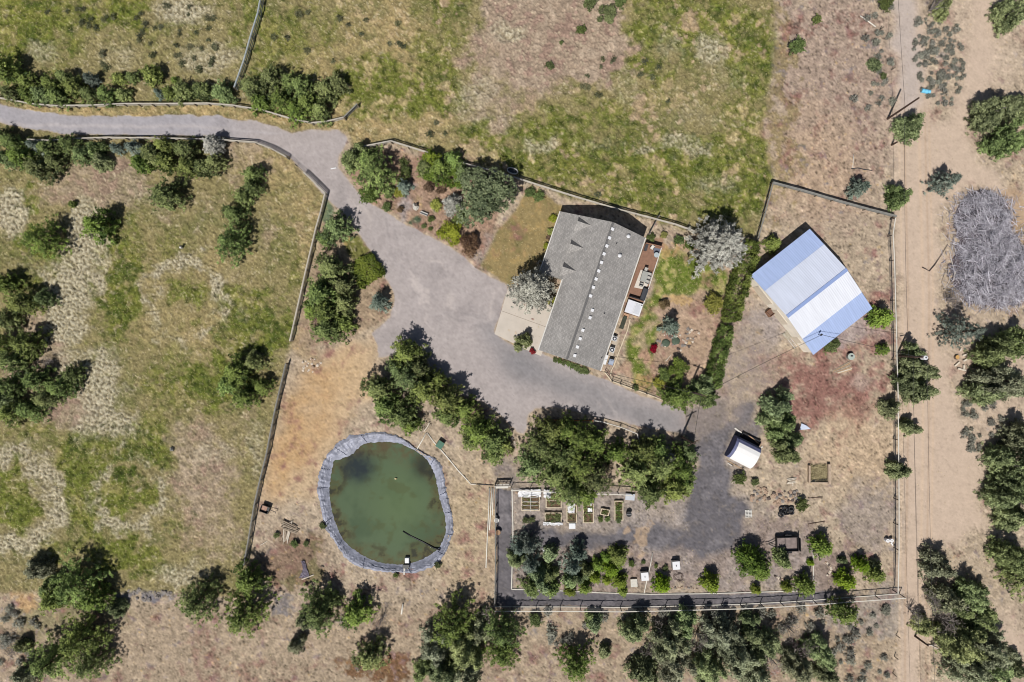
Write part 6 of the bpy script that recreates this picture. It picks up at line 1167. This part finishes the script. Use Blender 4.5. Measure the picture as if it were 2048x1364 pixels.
# ------------------------------------------------------------------ rocks: every one an object, meshes shared
MROCK = [mat('rock_tan', alb(182, 156, 134), .92, .25, 4, .5), mat('rock_grey', alb(150, 142, 136), .92, .25, 4, .5), mat('rock_pale', alb(222, 208, 190), .92, .15, 4, .5), mat('rock_dark', alb(104, 92, 86), .92, .3, 4, .5)]
RM = {}
for mi in range(4):
    for k in range(3):
        g = MB(); g.ball((0, 0, .2), .5, mi*10+k, .28, 8, 6, .62); me = bpy.data.meshes.new('rock'); me.from_pydata(g.v, [], g.f); me.materials.append(MROCK[mi]); RM[mi, k] = me
def rock(px, py, d, mi, label, group):
    o = bpy.data.objects.new('rock', RM[mi, rl.randrange(3)]); C.objects.link(o); p = W(px, py); k = d*S; o.location = (p[0], p[1], gz(px, py)-.08*k); o.scale = (k, k*rl.uniform(.7, 1.1), k*rl.uniform(.7, 1.1)); o.rotation_euler = (0, 0, rl.uniform(0, 6.28)); tag(o, label, 'rock', group)
for p in scatter(52, [(1310,665),(1330,650),(1360,655),(1398,660),(1396,680),(1360,705),(1330,710),(1312,700)]): rock(*p, rl.uniform(3, 8), rl.choice([0, 1, 1, 2, 3]), 'stone in the rock garden behind the house', 'stones of the rock garden')
for p in scatter(74, [(1485,975),(1530,972),(1545,985),(1595,980),(1600,1006),(1545,1010),(1500,1000)]): rock(*p, rl.uniform(4, 9), rl.choice([0, 0, 3, 1]), 'stone in the scatter below the arched shed', 'stones below the arched shed')
for i in range(30): t_ = i/29; rock(1652+10*math.sin(t_*5)+26*t_*(t_ > .6), 1124+44*t_-26*(t_ > .6)*(t_-.6)*2, rl.uniform(3, 6), rl.choice([0, 2, 3]), 'stone of the broken ring at the right end of the orchard', 'stones at the right end of the orchard')
for i in range(26): t_ = i/25; rock(1550+48*t_, 1152+10*math.sin(t_*3.1)-4*t_, rl.uniform(3, 6), rl.choice([0, 2, 3]), 'stone of the curved line left of the right orchard conifers', 'stones in the orchard curve')
for i in range(30): t_ = i/29; rock(1016+13*math.sin(t_*3.1), 866+44*t_, rl.uniform(3, 5.5), rl.choice([2, 0, 1]), 'stone edging the dirt lane east of the pond pines', 'stones edging the dirt lane')
for i in range(18): rock(1335+60*(i/17)+rl.uniform(-2, 2), 1176+rl.uniform(-2.5, 2.5), rl.uniform(2.5, 4.5), rl.choice([3, 0, 1]), 'small stone in the row between two orchard conifers', 'stones between orchard conifers')
for p in scatter(26, [(596,728),(625,716),(643,724),(640,740),(612,748)]): rock(*p, rl.uniform(3, 7), rl.choice([2, 0, 2]), 'pale stone in the heap by the field gate', 'pale stones by the field gate')
for i in range(10): t_ = i/9; rock(1032+rl.uniform(-2, 2), 985+180*t_, rl.uniform(2.5, 4.5), rl.choice([0, 2]), 'small stone along the west edging of the garden', 'stones along the west edging')
for p in scatter(26, [(252,1180),(300,1178),(345,1184),(340,1197),(290,1200),(250,1192)]): rock(*p, rl.uniform(4, 9), 1, 'grey stone in the strip along the foot of the hay field', 'grey stones at the foot of the hay field')
# ------------------------------------------------------------------ brush pile and dead wood on the right
c = W(1975, 510); bp = thing('brush_pile', 'huge grey heap of dead branches beside the sandy track', 'brush pile', (c[0], c[1], 0)); rng = np.random.default_rng(21)
_hn = band(5, 12, 99)
def heap_h(x, y): return (1+.22*float(samp(_hn, np.array([x]), np.array([y]))[0]))*(2.1*np.exp(-(((x-1965)/48)**2+((y-440)/52)**2)**1.5)+2.5*np.exp(-(((x-1985)/68)**2+((y-540)/62)**2)**1.5))
n = 7400; _gap = band(6, 14, 55); vs = []; fs = []; tt = []
out = [(1905,430),(1925,390),(1965,388),(1990,410),(1996,450),(2020,470),(2042,520),(2050,600),(2020,612),(1960,608),(1915,590),(1925,540),(1905,500),(1900,460)]
k = 0
while k < n:
    x, y = rng.uniform(1880, 2055), rng.uniform(380, 625)
    hh_ = float(heap_h(x, y)); ins = inpoly(out, np.array([[x]]), np.array([[y]]))[0, 0]
    if rng.uniform() > min(1, hh_/.9)*(1 if ins else .5)*(.35 if float(samp(_gap, np.array([x]), np.array([y]))[0]) > .9 else 1)+.012: continue
    h = hh_*rng.uniform(.45, 1.0)+.03; p = np.array(W(x, y)); a = rng.uniform(0, 6.28); l = rng.uniform(.4, 1.9); r = rng.uniform(.010, .030) if rng.uniform() > .06 else rng.uniform(.04, .075); d = np.array([math.cos(a), math.sin(a), rng.normal(0, .16)])*l/2; mid = np.array([p[0]-c[0], p[1]-c[1], h]); s_ = np.array([-math.sin(a), math.cos(a), 0])*r; u = np.array([0, 0, r]); bend = np.array([rng.normal(0, .1), rng.normal(0, .1), 0])*l*.5
    b0 = len(vs)
    for e, f in ((mid-d, .6), (mid+bend, 1), (mid+d, .5)): vs += [e-s_*f-u*f, e+s_*f-u*f, e+u*f*1.3]
    for j in (0, 1): fs += [(b0+j*3, b0+j*3+1, b0+j*3+4, b0+j*3+3), (b0+j*3+1, b0+j*3+2, b0+j*3+5, b0+j*3+4), (b0+j*3+2, b0+j*3, b0+j*3+3, b0+j*3+5)]
    tt += [min(1, max(0, rng.normal(.5, .3)))]*9; k += 1
mbr = leaf_mat('dead_branches', (.17,.16,.19), (.80,.77,.83), trans=0, hue=.0, val=.02)
o = bpy.data.objects.new('branches', np_mesh('branches', np.array(vs), np.array(fs), mbr, tint=np.array(tt))); C.objects.link(o); o.parent = bp; o['kind'] = 'stuff'
g = MB(); nx_ = 26; hv = []
for j in range(nx_+1):
    for i in range(nx_+1): x, y = 1885+175*i/nx_, 378+245*j/nx_; p = W(x, y); hv.append((p[0]-c[0], p[1]-c[1], float(heap_h(x, y))*.5-.2))
g.add(hv, [(j*(nx_+1)+i, (j+1)*(nx_+1)+i, (j+1)*(nx_+1)+i+1, j*(nx_+1)+i+1) for j in range(nx_) for i in range(nx_)]); g.build('core', mat('brush_core', alb(104, 94, 98), .95, .5, 3, .5), bp)
mbl = mat('bleached_wood', alb(214, 204, 196), .8, .15, 3)
def branch(pts, r, label, m_=None, name='dead_branch', rise=.15):
    mb = MB(); mb.tube([(*W(x, y)[:2], r+rise*(.3+.7*math.sin(i*1.1))) for i, (x, y) in enumerate(pts)], r, 6, r*.3); return tag(mb.build(name, m_ or mbl), label, 'branch')
branch([(1905,562),(1908,545),(1903,530),(1899,508),(1897,500)], .12, 'curved bleached branch at the left foot of the brush pile'); branch([(1908,545),(1914,540),(1920,530)], .07, 'short side branch of the curved bleached one'); branch([(1858,542),(1868,530),(1880,512),(1895,488)], .07, 'dark straight branch lying left of the brush pile', mat('wood_dark', (.06, .045, .04), .9, .2)); branch([(1844,535),(1851,539),(1857,543)], .09, 'short dark branch at the tip of the straight one', mat('wood_dark', (.06, .045, .04), .9, .2))
branch([(1882,566),(1888,548),(1895,535)], .06, 'thin tan branch left of the curved bleached branch', mlog); branch([(1930,376),(1950,384),(1962,388)], .07, 'pale branch at the upper edge of the brush pile'); branch([(2020,600),(2030,615),(2036,622)], .08, 'white branch at the lower right edge of the brush pile')
branch([(2024,592),(2032,578),(2040,566)], .06, 'thin pale branch on the right edge of the brush pile'); branch([(1886,578),(1900,590),(1912,597)], .14, 'thick grey stump root below the brush pile', mlog); branch([(1854,1290),(1870,1288),(1892,1300)], .1, 'bleached fallen branch in the lower right thicket'); branch([(1862,1290),(1874,1296),(1884,1310)], .07, 'thin bleached branch below the fallen one in the thicket')
branch([(1912,1245),(1918,1236),(1915,1222)], .1, 'bleached upright snag in the middle of the lower right thicket', rise=.8); branch([(600,1316),(604,1324)], .1, 'tiny pale stick', mlogw) if False else None
# stump and scrap boards east of the track
c = W(1912, 714); a = thing('tree_stump', 'tan cut tree stump in a ring of needles right of the track', 'stump', (c[0], c[1], 0)); g = MB(); g.cyl((0, 0, -.05), .38, .4, 14, .3); g.build('bark', MBARK, a); g = MB(); g.cyl((0, 0, .35), .29, .02, 14); g.build('cut_face', mat('cut_face', alb(214, 168, 104), .8, .15, 8), a)
for p, q, lab in (((1908,732),(1917,724),'scrap board right of the track, lower left leg of the pile'), ((1914,737),(1930,741),'widest scrap board at the bottom of the pile by the track'), ((1925,722),(1933,718),'scrap board right of the tree stump, lower'), ((1924,711),(1933,708),'scrap board right of the tree stump, upper'), ((1926,739),(1926,730),'short upright scrap board at the bottom of the pile'), ((1918,702),(1921,697),'small pale stick above the scrap boards')):
    plank(p, q, lab, mlogw, .22, .18, .2)
# ------------------------------------------------------------------ poles and wires
mpole = mat('pole_wood', (.075, .048, .036), .85, .25, 3, .3)
def pole(px, py, h, label, arm=0, extra=None, lean=(0, 0)):
    c = W(px, py); a = thing('utility_pole', label, 'utility pole', (c[0], c[1], 0)); g = MB(); g.tube([(0, 0, -.3), (lean[0]*.5, lean[1]*.5, h*.5), (lean[0], lean[1], h)], .16, 10, .11); g.build('pole', mpole, a)
    if arm: g = MB(); g.box((lean[0], lean[1], h-.5), (1.7, .1, .12), rz=arm); g.build('cross_arm', mpole, a)
    if extra: g = MB(); g.cyl((lean[0]+.35, lean[1]-.1, h-.7), .3, .8, 16); t_ = g.build('transformer', mvent, a); g = MB(); g.cyl((lean[0]+.35, lean[1]-.1, h+.1), .08, .2, 8); g.build('bushing', mdark, t_)
    return (c[0]+lean[0], c[1]+lean[1], h)
PC = pole(1775, 238, 7.3, 'dark utility pole leaning over the track in the upper right', lean=(.25, .5))
PD = pole(1793, 712, 6.4, 'utility pole with a white transformer at the wire fence', arm=.2, extra=True)
PA = pole(1376, 782, 7.2, 'utility pole rising from the trees behind the house', arm=-.3)
PB = pole(1363, 873, 6.8, 'utility pole at the edge of the garden pines by the lane', arm=.5)
PE = pole(1830, 1272, 3.2, 'short dark leaning pole in the lower right thicket')
pole(1783, 290, 1.5, 'short dark fence post under the juniper by the track')
mwl = mat('wire_dark', (.03, .03, .03), .6, .05)
def wire(p, q, sag, label, r=.028):
    p, q = Vector(p), Vector(q); mb = MB(); mb.tube([p+(q-p)*(i/12)+Vector((0, 0, -sag*4*(i/12)*(1-i/12))) for i in range(13)], r, 4); tag(mb.build('overhead_wire', mwl), label, 'wire')
CN = (PC[0]-1.6, PC[1]+40, 7.0); DS = (PD[0]+1.2, PD[1]-60, 6.0)
wire((PC[0]-.7, PC[1], 5.2), (CN[0]-1.2, CN[1], 5.2), .3, 'wire along the track above the upper right pole', .022); wire((PC[0]-.7, PC[1], 5.2), (PD[0]-.9, PD[1], 4.6), .4, 'wire along the track between the upper right pole and the transformer pole', .022)
wire((PD[0]-.5, PD[1], 5.0), (DS[0], DS[1], 4.8), .4, 'inner wire along the track below the transformer pole', .02); wire((PD[0]+.9, PD[1], 5.9), (DS[0]+1.4, DS[1], 5.8), .4, 'outer wire along the track below the transformer pole', .02)
wire((PD[0]-.4, PD[1], 6.2), MAST, .4, 'service wire from the transformer pole to the barn'); wire(MAST, PA, .5, 'wire from the barn to the pole behind the house'); wire(PA, PB, .3, 'wire between the two poles by the garden pines'); wire(PA, bw(-30, -18, 3), .2, 'x') if False else None
wire(PA, W(1200, 742, 4.2), .3, 'wire from the pole behind the house to the roof corner')
# lone posts along the lower track
g = MB(); g.box((0, 0, .55), (.1, .1, 1.15)); me0 = bpy.data.meshes.new('fence_post'); me0.from_pydata(g.v, [], g.f); me0.materials.append(mpost)
for i, (x, y) in enumerate(((1792,1270),(1788,1312),(1785,1346),(1783,140),(1760,60))):
    o = bpy.data.objects.new('fence_post', me0); C.objects.link(o); p = W(x, y); o.location = p
    tag(o, ('lone fence post on the left of the track near the bottom edge, uppermost of three', 'lone fence post left of the track near the bottom edge, middle of three', 'lone fence post left of the track, nearest the bottom edge', 'lone fence post among the sagebrush left of the upper track', 'lone fence post on the brown ground near the top edge')[i], 'fence post', 'lone fence posts along the track')
for _o in bpy.data.objects:
    if _o.parent is None and 'label' in _o and not 4 <= len(_o['label'].split()) <= 16: print('LABEL', len(_o['label'].split()), _o.name, _o['label'])
